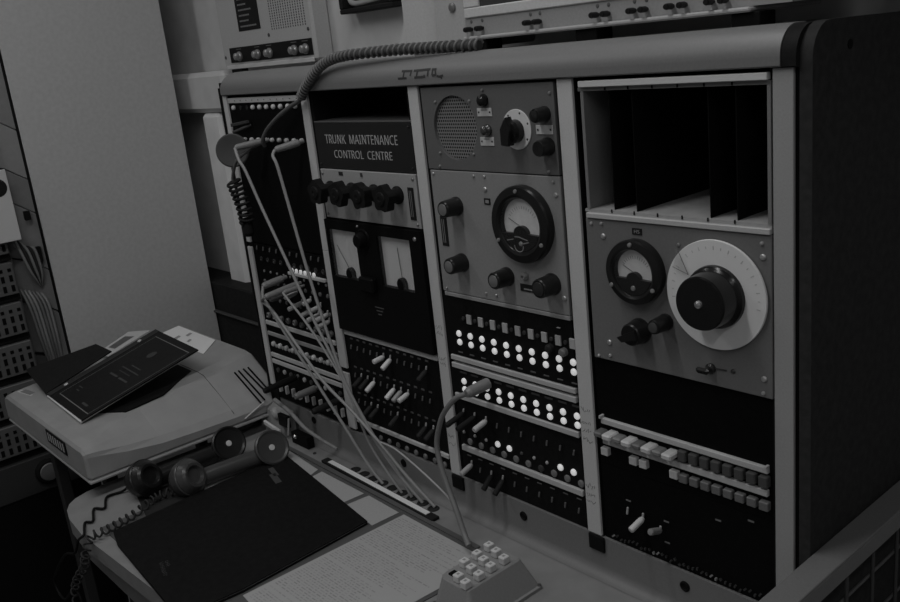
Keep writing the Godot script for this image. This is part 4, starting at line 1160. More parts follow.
# a thin slab on four corners, a-b-c-d in order, thickened below
func leaf4(a: Vector3, b: Vector3, c: Vector3, d: Vector3, thick: float) -> ArrayMesh:
	var st := begin()
	var n := (b - a).cross(d - a).normalized()
	if n.y < 0.0:
		n = -n
	var lo := [a - n * thick, b - n * thick, c - n * thick, d - n * thick]
	var hi := [a, b, c, d]
	quad(st, a, b, c, d, n)
	quad(st, lo[0], lo[1], lo[2], lo[3], -n)
	var m := (a + b + c + d) / 4.0
	for k in 4:
		var k2 := (k + 1) % 4
		quad(st, hi[k], hi[k2], lo[k2], lo[k], (hi[k] + hi[k2]) / 2.0 - m)
	return st.commit()

# small raised patches on a four cornered face, given in its own u, v
func patches(c: Array, list: Array, lift := 0.0006) -> ArrayMesh:
	var st := begin()
	var n: Vector3 = (c[1] - c[0]).cross(c[3] - c[0]).normalized()
	if n.y < 0.0:
		n = -n
	for r in list:
		var q := []
		for k in [[r[0], r[1]], [r[2], r[1]], [r[2], r[3]], [r[0], r[3]]]:
			var lo: Vector3 = c[0].lerp(c[1], k[0])
			var hi: Vector3 = c[3].lerp(c[2], k[0])
			q.append(lo.lerp(hi, k[1]) + n * lift)
		quad(st, q[0], q[1], q[2], q[3], n)
	return st.commit()

func section(z: float, xr: float, xt: float, ys: float, yt: float, yb := -0.025) -> Array:
	# right flank slopes from the top edge xt down to ys, slightly bowed
	var a := Vector2(xr, ys)
	var b := Vector2(xt, yt)
	var n := Vector2(0.46, 0.89) * 0.0035
	var m1 := a.lerp(b, 0.12) + n * 0.6
	var m2 := a.lerp(b, 0.5) + n
	var m3 := a.lerp(b, 0.92) + n * 0.5
	return [Vector3(-0.770, yb, z), Vector3(xr - 0.003, yb, z), Vector3(xr, yb + 0.004, z), Vector3(xr, ys - 0.004, z), Vector3(m1.x, m1.y, z), Vector3(m2.x, m2.y, z), Vector3(m3.x, m3.y, z), Vector3(xt - 0.016, yt, z), Vector3(-0.745, yt, z), Vector3(-0.764, yt - 0.006, z), Vector3(-0.770, yt - 0.022, z)]

func machine():
	var s := thing("machine_stand", "dark low stand under the pale keyboard machine", "stand", Vector3(-0.55, FLOOR, 0.15))
	slab(s, "top", Vector3(-0.73, -0.055, -0.02), Vector3(-0.345, -0.040, 0.365), mt(0.10, 0.5), 0.003)
	for q in [[-0.72, -0.01], [-0.38, -0.01], [-0.72, 0.33], [-0.38, 0.33]]:
		slab(s, "leg", Vector3(q[0], FLOOR, q[1]), Vector3(q[0] + 0.025, -0.0551, q[1] + 0.025), mt(0.05, 0.5), 0.002)
	var t := thing("keyboard_machine", "pale rounded office machine cover with vent slots beside the console", "office machine", Vector3(-0.52, -0.04, 0.19))
	var shell := mt(0.33, 0.45, 0.0, blotch, 3.0)
	var secs := [section(0.408, -0.276, -0.290, 0.022, 0.028, -0.022), section(0.403, -0.270, -0.292, 0.024, 0.034), section(0.385, -0.270, -0.300, 0.022, 0.0385), section(0.33, -0.270, -0.335, 0.010, 0.043), section(0.26, -0.270, -0.372, 0.000, 0.048), section(0.19, -0.270, -0.385, -0.003, 0.0535), section(0.1, -0.270, -0.400, -0.005, 0.0605), section(0.03, -0.270, -0.402, -0.005, 0.069), section(0.008, -0.276, -0.402, -0.002, 0.0715), section(-0.004, -0.302, -0.402, 0.012, 0.073), section(-0.018, -0.304, -0.403, 0.012, 0.0745), section(-0.024, -0.310, -0.407, 0.006, 0.069)]
	part(t, "cover", loft(secs), shell)
	slab(t, "base", Vector3(-0.745, -0.0398, 0.015), Vector3(-0.30, -0.0312, 0.385), mt(0.10, 0.5))
	slab(t, "rim", Vector3(-0.768, -0.0310, 0.008), Vector3(-0.2655, -0.0256, 0.409), shell, 0.0015)
	# the seam between the two covers, vents, rear edge strip, badge
	part(t, "seam", tube([Vector3(-0.50, 0.0607, 0.1), Vector3(-0.416, 0.0607, 0.1), Vector3(-0.3905, 0.0585, 0.1), Vector3(-0.334, 0.0310, 0.1), Vector3(-0.275, -0.0010, 0.1)], 0.0007, 4), mt(0.10))
	for q in [[Vector3(-0.3628,0.0517,0.0413), Vector3(-0.2678,0.0025,0.0397)], [Vector3(-0.3626,0.0528,0.0317), Vector3(-0.2704,0.0052,0.0286)], [Vector3(-0.3615,0.0535,0.0205), Vector3(-0.2836,0.0137,0.0144)], [Vector3(-0.3597,0.0539,0.0099), Vector3(-0.2936,0.0198,0.0074)]]:
		var a: Vector3 = q[0]
		var b: Vector3 = q[1]
		var d := b - a
		part(t, "vent", box(0.0028, 0.0030, d.length(), 0.0004), mt(0.004, 0.8), (a + b) / 2.0, aim(d))
	part(t, "edge_strip", tube([Vector3(-0.2680,0.0027,0.0328), Vector3(-0.2680,-0.0180,0.0819)], 0.0018, 6), mt(0.5, 0.4))
	var bd := slab(t, "badge", Vector3(-0.4790, -0.001, 0.4085), Vector3(-0.370, 0.0265, 0.4105), mt(0.012, 0.4), 0.0004)
	for i in 7:
		slab(bd, "letter_stroke", Vector3(-0.4700 + i * 0.0142, 0.004, 0.4105), Vector3(-0.4635 + i * 0.0142, 0.0215, 0.4110), mt(0.42, 0.5))
	# flush black plate painting in the binder's shade and the keyboard opening
	var shade_outline := [Vector3(-0.60, 0, 0.34), Vector3(-0.425, 0, 0.325), Vector3(-0.365, 0, 0.285), Vector3(-0.372, 0, 0.20), Vector3(-0.436, 0, 0.105), Vector3(-0.62, 0, 0.105)]
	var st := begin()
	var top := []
	for q in shade_outline:
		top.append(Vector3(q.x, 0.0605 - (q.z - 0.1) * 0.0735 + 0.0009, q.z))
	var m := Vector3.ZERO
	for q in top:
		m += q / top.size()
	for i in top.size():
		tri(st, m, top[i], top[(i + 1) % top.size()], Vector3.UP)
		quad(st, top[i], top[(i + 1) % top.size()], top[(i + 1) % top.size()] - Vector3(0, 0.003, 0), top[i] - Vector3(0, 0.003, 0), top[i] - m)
	part(t, "keyboard_shade_plate", st.commit(), mt(0.010, 0.6)).set_meta("label", "black plate of painted binder shade and keyboard opening")
	# loose paper on the machine
	var pp := [Vector3(-0.745, 0.0, 0.045), Vector3(-0.745, 0.0, -0.014), Vector3(-0.545, 0.0, -0.012), Vector3(-0.495, 0.0, 0.045)]
	for i in 4:
		pp[i].y = 0.0605 - (pp[i].z - 0.1) * 0.125 + 0.0016
	var sh := part(self, "paper_sheet", leaf4(pp[0], pp[1], pp[2], pp[3], 0.0006), mt(0.72, 0.8))
	tag(sh, "white paper sheet lying on the rear of the keyboard machine", "paper", "")
	var pr := part(sh, "print", patches(pp, [[0.2, 0.3, 0.45, 0.36], [0.3, 0.55, 0.5, 0.6], [0.6, 0.4, 0.85, 0.46]]), mt(0.3))
	var p2 := [Vector3(-0.7611,0.0650,0.1875), Vector3(-0.8547,0.0668,0.0724), Vector3(-0.7977,0.0709,0.0387), Vector3(-0.7054,0.0650,0.1849)]
	var sh2 := part(self, "paper_sheet", leaf4(p2[0], p2[1], p2[2], p2[3], 0.0006), mt(0.50, 0.8))
	tag(sh2, "paper slip sticking out between the two covers of the binder", "paper")
	part(sh2, "print", patches(p2, [[0.25, 0.2, 0.75, 0.7]]), mt(0.10))
	# taped scraps on its front corner
	var q0 := [Vector3(-0.735, 0.0392, 0.386), Vector3(-0.745, 0.0398, 0.345), Vector3(-0.69, 0.0408, 0.338), Vector3(-0.675, 0.0396, 0.375)]
	var sc := part(self, "taped_label", leaf4(q0[0], q0[1], q0[2], q0[3], 0.0006), mt(0.55, 0.4))
	tag(sc, "scrap label taped to the front corner of the keyboard machine", "label")
	part(sc, "print", patches(q0, [[0.05, 0.15, 0.4, 0.9], [0.55, 0.1, 0.9, 0.7]]), mt(0.18))
	# ring binder lying open on the machine
	var b := thing("ring_binder", "black printed binder lying open on the keyboard machine", "binder", Vector3(-0.52, 0.045, 0.23))
	var A := Vector3(-0.622, 0.0500, 0.355)
	var B := Vector3(-0.394, 0.0500, 0.362)
	var C := Vector3(-0.394, 0.116, 0.099)
	var D := Vector3(-0.622, 0.119, 0.092)
	var cov := mt(0.020, 0.45, 0.0, scratch, 6.0)
	part(b, "front_cover", leaf4(A, B, C, D, 0.0028), cov)
	var dn := Vector3(0, -0.0032, 0)
	part(b, "paper_block", leaf4(A + dn + Vector3(0.004, 0, 0.002), B + dn + Vector3(-0.004, 0, 0.003), C + dn + Vector3(-0.006, 0, 0.004), D + dn + Vector3(0.004, 0, 0.004), 0.004), mt(0.62, 0.8))
	part(b, "back_cover", leaf4(Vector3(-0.626, 0.0500, 0.357), Vector3(-0.755, 0.0775, 0.353), Vector3(-0.68, 0.110, 0.213), Vector3(-0.626, 0.099, 0.200), 0.0028), cov)
	part(b, "spine", leaf4(Vector3(-0.6225, 0.0508, 0.3555), Vector3(-0.600, 0.0510, 0.3555), Vector3(-0.600, 0.1195, 0.0930), Vector3(-0.6225, 0.1200, 0.0925), 0.0006), mt(0.035, 0.4))
	var face := [A, B, C, D]
	for q in [[0.17, 0.06, 0.96, 0.068], [0.17, 0.93, 0.96, 0.938], [0.17, 0.068, 0.176, 0.93], [0.954, 0.068, 0.96, 0.93]]:
		part(b, "border_line", patches(face, [q]), mt(0.15))
	for q in [[0.38, 0.43, 0.56, 0.450], [0.60, 0.43, 0.80, 0.450], [0.44, 0.495, 0.70, 0.503], [0.40, 0.535, 0.80, 0.548], [0.50, 0.585, 0.72, 0.597], [0.26, 0.20, 0.36, 0.21], [0.30, 0.165, 0.37, 0.175], [0.66, 0.10, 0.80, 0.120]]:
		part(b, "print", patches(face, [q], 0.0005), mt(0.06))
	part(b, "crest", lathe([[0.0125, 0.0], [0.0120, 0.0004], [0.0, 0.0005]], 20), mt(0.055, 0.6), A.lerp(B, 0.53).lerp(D.lerp(C, 0.53), 0.76) + Vector3(0, 0.0004, 0), aim((B - A).cross(D - A) * -1.0 if (B - A).cross(D - A).y < 0.0 else (B - A).cross(D - A)))
	for v in [0.15, 0.82]:
		part(b, "rivet", lathe([[0.005, 0.0], [0.004, 0.0015], [0.0, 0.002]], 12), mt(0.62, 0.3, 0.3), A.lerp(D, v) + Vector3(0.012, 0.0012, 0), aim(Vector3(0, 0.95, 0.3)))

# ------------------------------------------------------------------ things on the desk
func paper_tex(sd: int, w: int, h: int, kind: int) -> ImageTexture:
	var im := Image.create(w, h, false, Image.FORMAT_RGB8)
	im.fill(Color(0.97, 0.97, 0.97))
	rng.seed = sd
	var y := 10
	while y < h - 8:
		var x := 10
		var gap := rng.randf() < 0.12
		if not gap:
			var stop := int(w * rng.randf_range(0.55, 0.95))
			while x < stop:
				var ln := rng.randi_range(3, 11)
				var g := rng.randf_range(0.80, 0.92)
				im.fill_rect(Rect2i(x, y, min(ln, stop - x), 2), Color(g, g, g))
				x += ln + rng.randi_range(2, 4 if kind == 0 else 9)
		y += 5
	return ImageTexture.create_from_image(im)

func printed(tex: Texture2D, g: float) -> StandardMaterial3D:
	var m := StandardMaterial3D.new()
	m.albedo_color = Color(g, g, g).linear_to_srgb()
	m.albedo_texture = tex
	m.roughness = 0.7
	return m

func desk_things():
	var y := YD + 0.0003
	# writing board and its papers
	var bd := thing("writing_board", "thin dark framed writing board let into the desk", "board", Vector3(0.15, YD, 0.25))
	flat(bd, "board", [Vector3(-0.150, 0, 0.062), Vector3(0.449, 0, 0.072), Vector3(0.466, 0, 0.12), Vector3(0.458, 0, 0.235), Vector3(0.44, 0, 0.448), Vector3(-0.150, 0, 0.44)], y, 0.0012, mt(0.085, 0.5))
	flat(bd, "edge_strip", [Vector3(-0.157, 0, 0.0505), Vector3(0.420, 0, 0.0625), Vector3(0.420, 0, 0.0715), Vector3(-0.157, 0, 0.0598)], y, 0.003, mt(0.10, 0.4))
	var ys := YD + 0.0017
	var labels := ["pale paper strip beside the black folder near the grey handset", "small paper square between folder and cord holes, nearer the handsets", "small paper square between folder and cord holes, nearer the keypad", "large printed sheet of small text beside the push button keypad"]
	var sheets := [SHEET_1, SHEET_2, SHEET_3, SHEET_4]
	for i in 4:
		var m: Material
		if i == 3:
			m = printed(paper_tex(9, 220, 330, 0), 0.40)
		else:
			m = mt(0.37, 0.8, 0.0, grain, 10.0)
		var o: MeshInstance3D
		o = flat(self, "paper_sheet", sheets[i], ys, 0.0004, m)
		tag(o, labels[i], "paper", "papers on the desk")
	var bl := flat(self, "blotter_sheet", BLOTTER, ys, 0.0004, mt(0.028, 0.6))
	tag(bl, "dark blotter corner showing between folder and handsets", "blotter")
	# black folder
	var f := thing("folder", "large matt black folder lying flat on the desk", "folder", Vector3(0.06, ys, 0.27))
	flat(f, "back_cover", FOLDER, ys + 0.0008, 0.0014, mt(0.013, 0.6))
	var fp := []
	for p in FOLDER:
		fp.append(Vector3(lerpf(0.05, p.x, 0.985), 0, lerpf(0.27, p.z, 0.985)))
	flat(f, "pages", fp, ys + 0.0023, 0.003, mt(0.30, 0.8))
	flat(f, "front_cover", FOLDER, ys + 0.0054, 0.0014, mt(0.013, 0.55, 0.0, scratch, 5.0))
	var top := Basis(Vector3.RIGHT, -PI / 2)
	var yt := ys + 0.0069
	var mk := begin()
	rng.seed = 77
	var fb := Basis(Vector3.UP, -0.27)
	for r in 2:
		for i in (4 if r == 0 else 9):
			var at := fb * Vector3(-0.020 + i * 0.0052, 0.0, -0.006 + r * 0.009)
			add_box(mk, at + Vector3(0.083, yt + 0.0002, 0.426), Vector3(0.0013, 0.0003, rng.randf_range(0.004, 0.007)), 0.0, fb * Basis(Vector3.UP, rng.randf_range(-0.5, 0.5)))
			add_box(mk, at + Vector3(0.0846, yt + 0.0002, 0.426 + rng.randf_range(-0.003, 0.003)), Vector3(0.0032, 0.0003, 0.0012), 0.0, fb)
	part(f, "lettering", mk.commit(), mt(0.05)).set_meta("label", "faint worn lettering")
	for q in [[-0.095, 0.138, 0.010, 0.040], [-0.068, 0.150, 0.012, 0.044]]:
		part(f, "sticker", box(q[3], 0.0004, q[2], 0.0), mt(0.06), Vector3(q[0] + 0.025, yt, q[1]), Basis(Vector3.UP, -0.25))
	# handsets
	handset("grey handset lying on the desk in front of the black one", 0.055, Vector3(-0.136, YD + 0.033, 0.272), Vector3(-0.117, YD + 0.034, 0.110))
	handset("black handset lying on the desk next to the keyboard machine", 0.012, Vector3(-0.198, YD + 0.036, 0.330), Vector3(-0.204, YD + 0.036, 0.156))
	# handset cords
	var c1 := thing("handset_cord", "black wavy cord running from the black handset over the desk corner", "cord", Vector3(-0.2, YD, 0.42), "handset cords")
	part(c1, "cord", tube(curve([Vector3(-0.238, -0.045, 0.345), Vector3(-0.250, -0.0585, 0.360), Vector3(-0.2528, -0.059, 0.3894), Vector3(-0.2127, -0.059, 0.4097), Vector3(-0.2256, -0.059, 0.4243), Vector3(-0.181, -0.059, 0.4428), Vector3(-0.1858, -0.059, 0.4553), Vector3(-0.1441, -0.0585, 0.472), Vector3(-0.1500, -0.068, 0.482), Vector3(-0.169, -0.097, 0.487), Vector3(-0.238, -0.128, 0.487), Vector3(-0.32, -0.19, 0.487), Vector3(-0.37, -0.24, 0.487), Vector3(-0.33, -0.262, 0.487), Vector3(-0.21, -0.20, 0.487), Vector3(-0.20, -0.4, 0.487)], 8), 0.0024, 7), mt(0.012, 0.4))
	var c2 := thing("handset_cord", "grey coiled cord running from the grey handset off the desk front", "cord", Vector3(-0.13, YD, 0.42), "handset cords")
	part(c2, "cord", tube(coil(curve([Vector3(-0.1500, -0.050, 0.300), Vector3(-0.1580, -0.0515, 0.325), Vector3(-0.1546, -0.0535, 0.346), Vector3(-0.1331, -0.0535, 0.3835), Vector3(-0.1234, -0.0535, 0.4149), Vector3(-0.114, -0.052, 0.444), Vector3(-0.110, -0.0515, 0.472), Vector3(-0.108, -0.078, 0.487), Vector3(-0.130, -0.108, 0.487), Vector3(-0.195, -0.160, 0.487), Vector3(-0.235, -0.205, 0.487), Vector3(-0.235, -0.26, 0.487), Vector3(-0.215, -0.36, 0.487)], 6), 0.0068, 28.0, 12), 0.0019, 6), mt(0.04, 0.5))
	# push button keypad
	var k := thing("push_button_keypad", "grey sloping push button keypad with white keys at the desk front", "keypad", Vector3(0.525, YD, 0.15))
	var body := mt(0.26, 0.45, 0.0, grain, 8.0)
	part(k, "body", loft([kp(0.474, 0.567, 0.078, 0.212, YD + 0.0002), kp(0.474, 0.567, 0.078, 0.212, YD + 0.005), kp(0.477, 0.563, 0.081, 0.209, YD + 0.0055), kp(0.4870, 0.5465, 0.0965, 0.1995, -0.0158), kp(0.4885, 0.5440, 0.0980, 0.1980, -0.0142)]), body)
	for q in KEYS:
		var key := part(k, "key", box(0.0115, 0.011, 0.0125, 0.0012), mt(0.60, 0.45), Vector3(q.x - 0.002, -0.0085, q.z))
		slab(key, "print", Vector3(q.x - 0.0040, -0.0030, q.z - 0.002), Vector3(q.x + 0.0000, -0.0028, q.z + 0.002), mt(0.28))
	slab(k, "key_socket", Vector3(0.4965, -0.0142, 0.178), Vector3(0.5075, -0.0120, 0.189), mt(0.008))
	for q in [Vector3(0.5635, YD + 0.0052, 0.0825), Vector3(0.4800, YD + 0.0052, 0.2060)]:
		part(k, "screw", lathe([[0.0034, 0.0], [0.003, 0.0016], [0.0, 0.002]], 10), mt(0.15, 0.3, 0.6), q, Basis(Vector3.RIGHT, -PI / 2))
	# jack box at the end of the desk
	var j := thing("headset_jack_box", "small grey jack bracket with ring and pale bar behind the handsets", "jack box", Vector3(-0.235, YD, 0.02))
	var jg := mt(0.30, 0.45, 0.0, grain, 9.0)
	part(j, "bracket", loft([[Vector3(-0.296, YD + 0.001, 0.002), Vector3(-0.205, YD + 0.001, 0.002), Vector3(-0.205, YD + 0.001, 0.034), Vector3(-0.296, YD + 0.001, 0.034)], [Vector3(-0.296, -0.004, 0.002), Vector3(-0.205, -0.014, 0.002), Vector3(-0.205, -0.030, 0.026), Vector3(-0.296, -0.010, 0.026)]]), jg)
	var rg := part(j, "ring", lathe([[0.0085, 0.0], [0.0085, 0.004], [0.006, 0.005], [0.0045, 0.003], [0.0, 0.003]], 18), mt(0.10, 0.35, 0.5), Vector3(-0.279, -0.0195, 0.0275))
	part(rg, "centre", lathe([[0.0042, 0.003], [0.003, 0.0045], [0.0, 0.005]], 12), mt(0.3, 0.4), Vector3(-0.279, -0.0195, 0.0275))
	part(j, "lamp_lens", lathe([[0.013, 0.0], [0.012, 0.005], [0.008, 0.009], [0.0, 0.011]], 18), mt(0.40, 0.25), Vector3(-0.234, -0.016, 0.026))
	part(j, "label_bar", box(0.060, 0.009, 0.006, 0.001), mt(0.62, 0.5), Vector3(-0.231, -0.0405, 0.043), Basis(Vector3.BACK, -0.12))
	slab(j, "socket", Vector3(-0.213, -0.034, 0.027), Vector3(-0.178, -0.008, 0.036), mt(0.012, 0.4), 0.001)
	part(j, "prong", tube([Vector3(-0.176, -0.046, 0.038), Vector3(-0.171, -0.010, 0.034)], 0.0022, 6), mt(0.35, 0.35))
	part(j, "stud", lathe([[0.004, 0.0], [0.003, 0.006], [0.0, 0.007]], 10), mt(0.6, 0.2, 0.8), Vector3(-0.151, -0.044, 0.036), aim(Vector3(0.3, 0.6, 0.7)))
	slab(j, "block", Vector3(-0.172, YD + 0.0005, 0.0175), Vector3(-0.112, -0.038, 0.034), mt(0.008, 0.5), 0.001)

func kp(x0: float, x1: float, z0: float, z1: float, y: float) -> Array:
	var out := []
	for q in [[x1, z0, 0.004, 0.0], [x0, z0, 0.004, PI / 2], [x0, z1, 0.012, PI], [x1, z1, 0.006, PI * 1.5]]:
		for i in 4:
			var a: float = q[3] + PI / 2 * i / 3.0
			var cx: float = q[0] + (-q[2] if q[0] == x1 else q[2])
			var cz: float = q[1] + (q[2] if q[1] == z0 else -q[2])
			out.append(Vector3(cx + q[2] * cos(a), y, cz - q[2] * sin(a)))
	return out

func handset(label: String, g: float, mouth: Vector3, ear: Vector3):
	var t := thing("telephone_handset", label, "telephone", Vector3((mouth.x + ear.x) / 2, YD, (mouth.z + ear.z) / 2), "handsets on the desk")
	var m := mt(g, 0.3)
	var fe := Vector3(0.86, 0.50, 0.06).normalized()
	var fm := Vector3(0.84, 0.42, -0.35).normalized()
	var back := Vector3(-0.010, -0.014, 0.0)
	part(t, "handle", tube(curve([mouth - fm * 0.016, mouth.lerp(ear, 0.14) + back, mouth.lerp(ear, 0.35) + back, mouth.lerp(ear, 0.65) + back, mouth.lerp(ear, 0.86) + back, ear - fe * 0.014], 5), 0.0165, 16), m)
	var e := part(t, "earpiece", lathe([[0.0, -0.026], [0.016, -0.025], [0.027, -0.017], [0.0325, -0.006], [0.0345, 0.002], [0.0340, 0.006], [0.0312, 0.0075], [0.027, 0.005], [0.010, 0.0035], [0.0, 0.003]], 32), m, ear, aim(fe))
	part(e, "white_dot", lathe([[0.0062, 0.0030], [0.0055, 0.0042], [0.0, 0.0046]], 14), mt(0.55, 0.5), ear, aim(fe))
	part(e, "scratch", box(0.0010, 0.010, 0.0003), mt(0.4), ear + fe * 0.0045 + Vector3(0.002, -0.011, 0.0), aim(fe) * Basis(Vector3.BACK, 0.4))
	var mo := part(t, "mouthpiece", lathe([[0.0, -0.038], [0.016, -0.036], [0.027, -0.028], [0.033, -0.016], [0.0345, -0.004], [0.033, 0.004], [0.027, 0.013], [0.023, 0.017], [0.018, 0.017], [0.014, 0.011], [0.0, 0.010]], 32), m, mouth, aim(fm))
	part(mo, "lip_ring", lathe([[0.0340, -0.0035], [0.0355, -0.002], [0.0355, 0.001], [0.0335, 0.0025]], 32), m, mouth, aim(fm))

# ------------------------------------------------------------------ plugs and cords
func cords():
	var cm := mt(0.30, 0.6, 0.0, grain, 60.0)
	var pg := mt(0.20, 0.45)
	var names := ["topmost patch cord, its plug pushed in beside the round receiver", "patch cord from the topmost plug nearest the name plate", "patch cord hanging from the shorter of the two long mid plugs", "patch cord hanging from the longer of the two long mid plugs", "patch cord rising behind the others from the middle jacks"]
	var paths := [CORD_A, CORD_B, CORD_C, CORD_D, CORD_E]
	var bases := [Vector3(-0.137, 0.547, 0.0), Vector3(-0.018, 0.546, 0.0), Vector3(-0.153, 0.281, 0.0), Vector3(-0.102, 0.276, 0.0), Vector3(-0.092, 0.272, 0.0)]
	for i in 5:
		var t := thing("patch_cord", names[i], "patch cord", bases[i], "patch cords of the jack field")
		var path: Array = paths[i].duplicate()
		var end: Vector3 = path[0]
		var d: Vector3 = end - bases[i]
		var r: float = [0.0062, 0.0062, 0.0068, 0.0062, 0.0045][i]
		if i == 2 or i == 3:
			d = Vector3(-0.02, -0.1, 1).normalized() * (0.052 if i == 2 else 0.078)
			path.push_front(bases[i] + d * 0.98)
		part(t, "plug", lathe([[0.0, -0.002], [r * 0.6, -0.002], [r * 0.6, 0.006], [r, 0.008], [r * 1.05, d.length() * 0.5], [r * 0.95, d.length() - 0.004], [r * 0.6, d.length()], [0.0, d.length()]], 14), pg, bases[i], aim(d))
		part(t, "cord", tube(curve(path, 6), 0.0029 if i < 4 else 0.0024, 8), cm)
	var f := thing("tie_cord", "thin pale cord crossing the riser from the cord bundle to the keypad cord", "cord", CORD_F[0])
	part(f, "cord", tube(curve(CORD_F, 6), 0.0017, 7), mt(0.36, 0.6))
	# keypad cord with its plug in the lower lamp panel
	var g := thing("keypad_cord", "grey cord curving from a plug in the lit lamp panel to the keypad", "cord", CORD_G[0])
	var base := Vector3(0.4085, 0.187, 0.003)
	var dd: Vector3 = CORD_G[0] - base
	part(g, "plug", lathe([[0.0, 0.0], [0.0085, 0.0], [0.0088, 0.012], [0.0084, dd.length() - 0.006], [0.006, dd.length()], [0.0, dd.length()]], 16), mt(0.20, 0.45), base, aim(dd))
	part(g, "cord", tube(curve(CORD_G, 6), 0.0041, 10, 0.0046), mt(0.17, 0.55))
	# flat cord to the jack box
	var h := thing("flat_cord", "short grey flat cord running behind the jack box along the riser", "cord", CORD_H[0])
	part(h, "cord", tube(curve(CORD_H, 6), 0.0050, 8, 0.0030), mt(0.22, 0.6))
	# plugs parked low in the jack field
	plug("parked_plug", "black plug sticking out near the foot of the jack field", "plug", Vector3(-0.171, 0.070, -0.003), Vector3(-0.03, -0.08, 1), 0.080, 0.0068, mt(0.012, 0.4), "plugs parked in the jack field")
	plug("parked_plug", "grey plug sticking out below the black one in the jack field", "plug", Vector3(-0.103, 0.061, -0.003), Vector3(-0.03, -0.05, 1), 0.052, 0.0072, mt(0.16, 0.45), "plugs parked in the jack field")
	plug("parked_plug", "dark plug lowest in the jack field over the riser", "plug", Vector3(-0.020, 0.056, -0.003), Vector3(-0.03, -0.05, 1), 0.066, 0.0068, mt(0.022, 0.45), "plugs parked in the jack field")
	plug("parked_plug", "short grey plug under the long mid plugs of the jack field", "plug", Vector3(-0.150, 0.252, -0.003), Vector3(-0.03, -0.05, 1), 0.046, 0.0090, mt(0.10, 0.45), "plugs parked in the jack field")
	# wrapped cable over the rail
	var s := thing("wrapped_cable", "grey cable in ribbed sleeving lying along the rail and bending down", "cable", SLEEVE[5])
	var sp := curve(SLEEVE, 6)
	var lift := []
	for p in sp:
		lift.append(p)
	part(s, "core", tube(lift, 0.0068, 12), mt(0.06, 0.55))
	var wr := []
	wr = coil(lift, 0.0068, 46.0, 12)
	part(s, "wrapping", tube(wr, 0.0023, 6), mt(0.13, 0.55))
	part(s, "tail", tube(curve(CABLE, 6), 0.0038, 8), mt(0.085, 0.55))
	# round receiver on its hook with coiled lead
	var r := thing("watch_receiver", "round grey receiver hanging on the hook at the top of the jack field", "receiver", Vector3(-0.195, 0.533, 0.04))
	var rd := Vector3(0.72, 0.12, 0.68).normalized()
	part(r, "case", lathe([[0.0, -0.016], [0.020, -0.016], [0.027, -0.010], [0.031, -0.002], [0.0315, 0.004], [0.029, 0.006], [0.012, 0.003], [0.0, 0.002]], 32), mt(0.075, 0.4), Vector3(-0.193, 0.5335, 0.045), aim(rd))
	part(r, "hook_bar", box(0.062, 0.006, 0.008, 0.001), mt(0.05, 0.4), Vector3(-0.222, 0.578, 0.006), Basis(Vector3.BACK, 0.1))
	part(r, "hook_pin", tube([Vector3(-0.196, 0.574, -0.002), Vector3(-0.197, 0.5655, 0.036)], 0.003, 6), mt(0.06, 0.4))
	part(r, "lead", tube(curve([Vector3(-0.150, 0.545, 0.002), Vector3(-0.155, 0.5335, 0.03), Vector3(-0.1649, 0.5211, 0.050), Vector3(-0.1753, 0.5086, 0.055), Vector3(-0.1905, 0.4874, 0.055), Vector3(-0.1939, 0.4778, 0.055)], 6), 0.0030, 8), mt(0.10, 0.5))
	part(r, "coiled_lead", tube(coil(curve(COIL, 6), 0.0125, 9.0, 14), 0.0027, 7), mt(0.022, 0.45))
	part(r, "lead_plug", lathe([[0.0, -0.006], [0.009, -0.005], [0.011, 0.004], [0.010, 0.018], [0.006, 0.024], [0.0, 0.025]], 14), mt(0.016, 0.4), COIL[-1] + Vector3(0, -0.004, 0), aim(Vector3(0.1, -1, 0.05)))

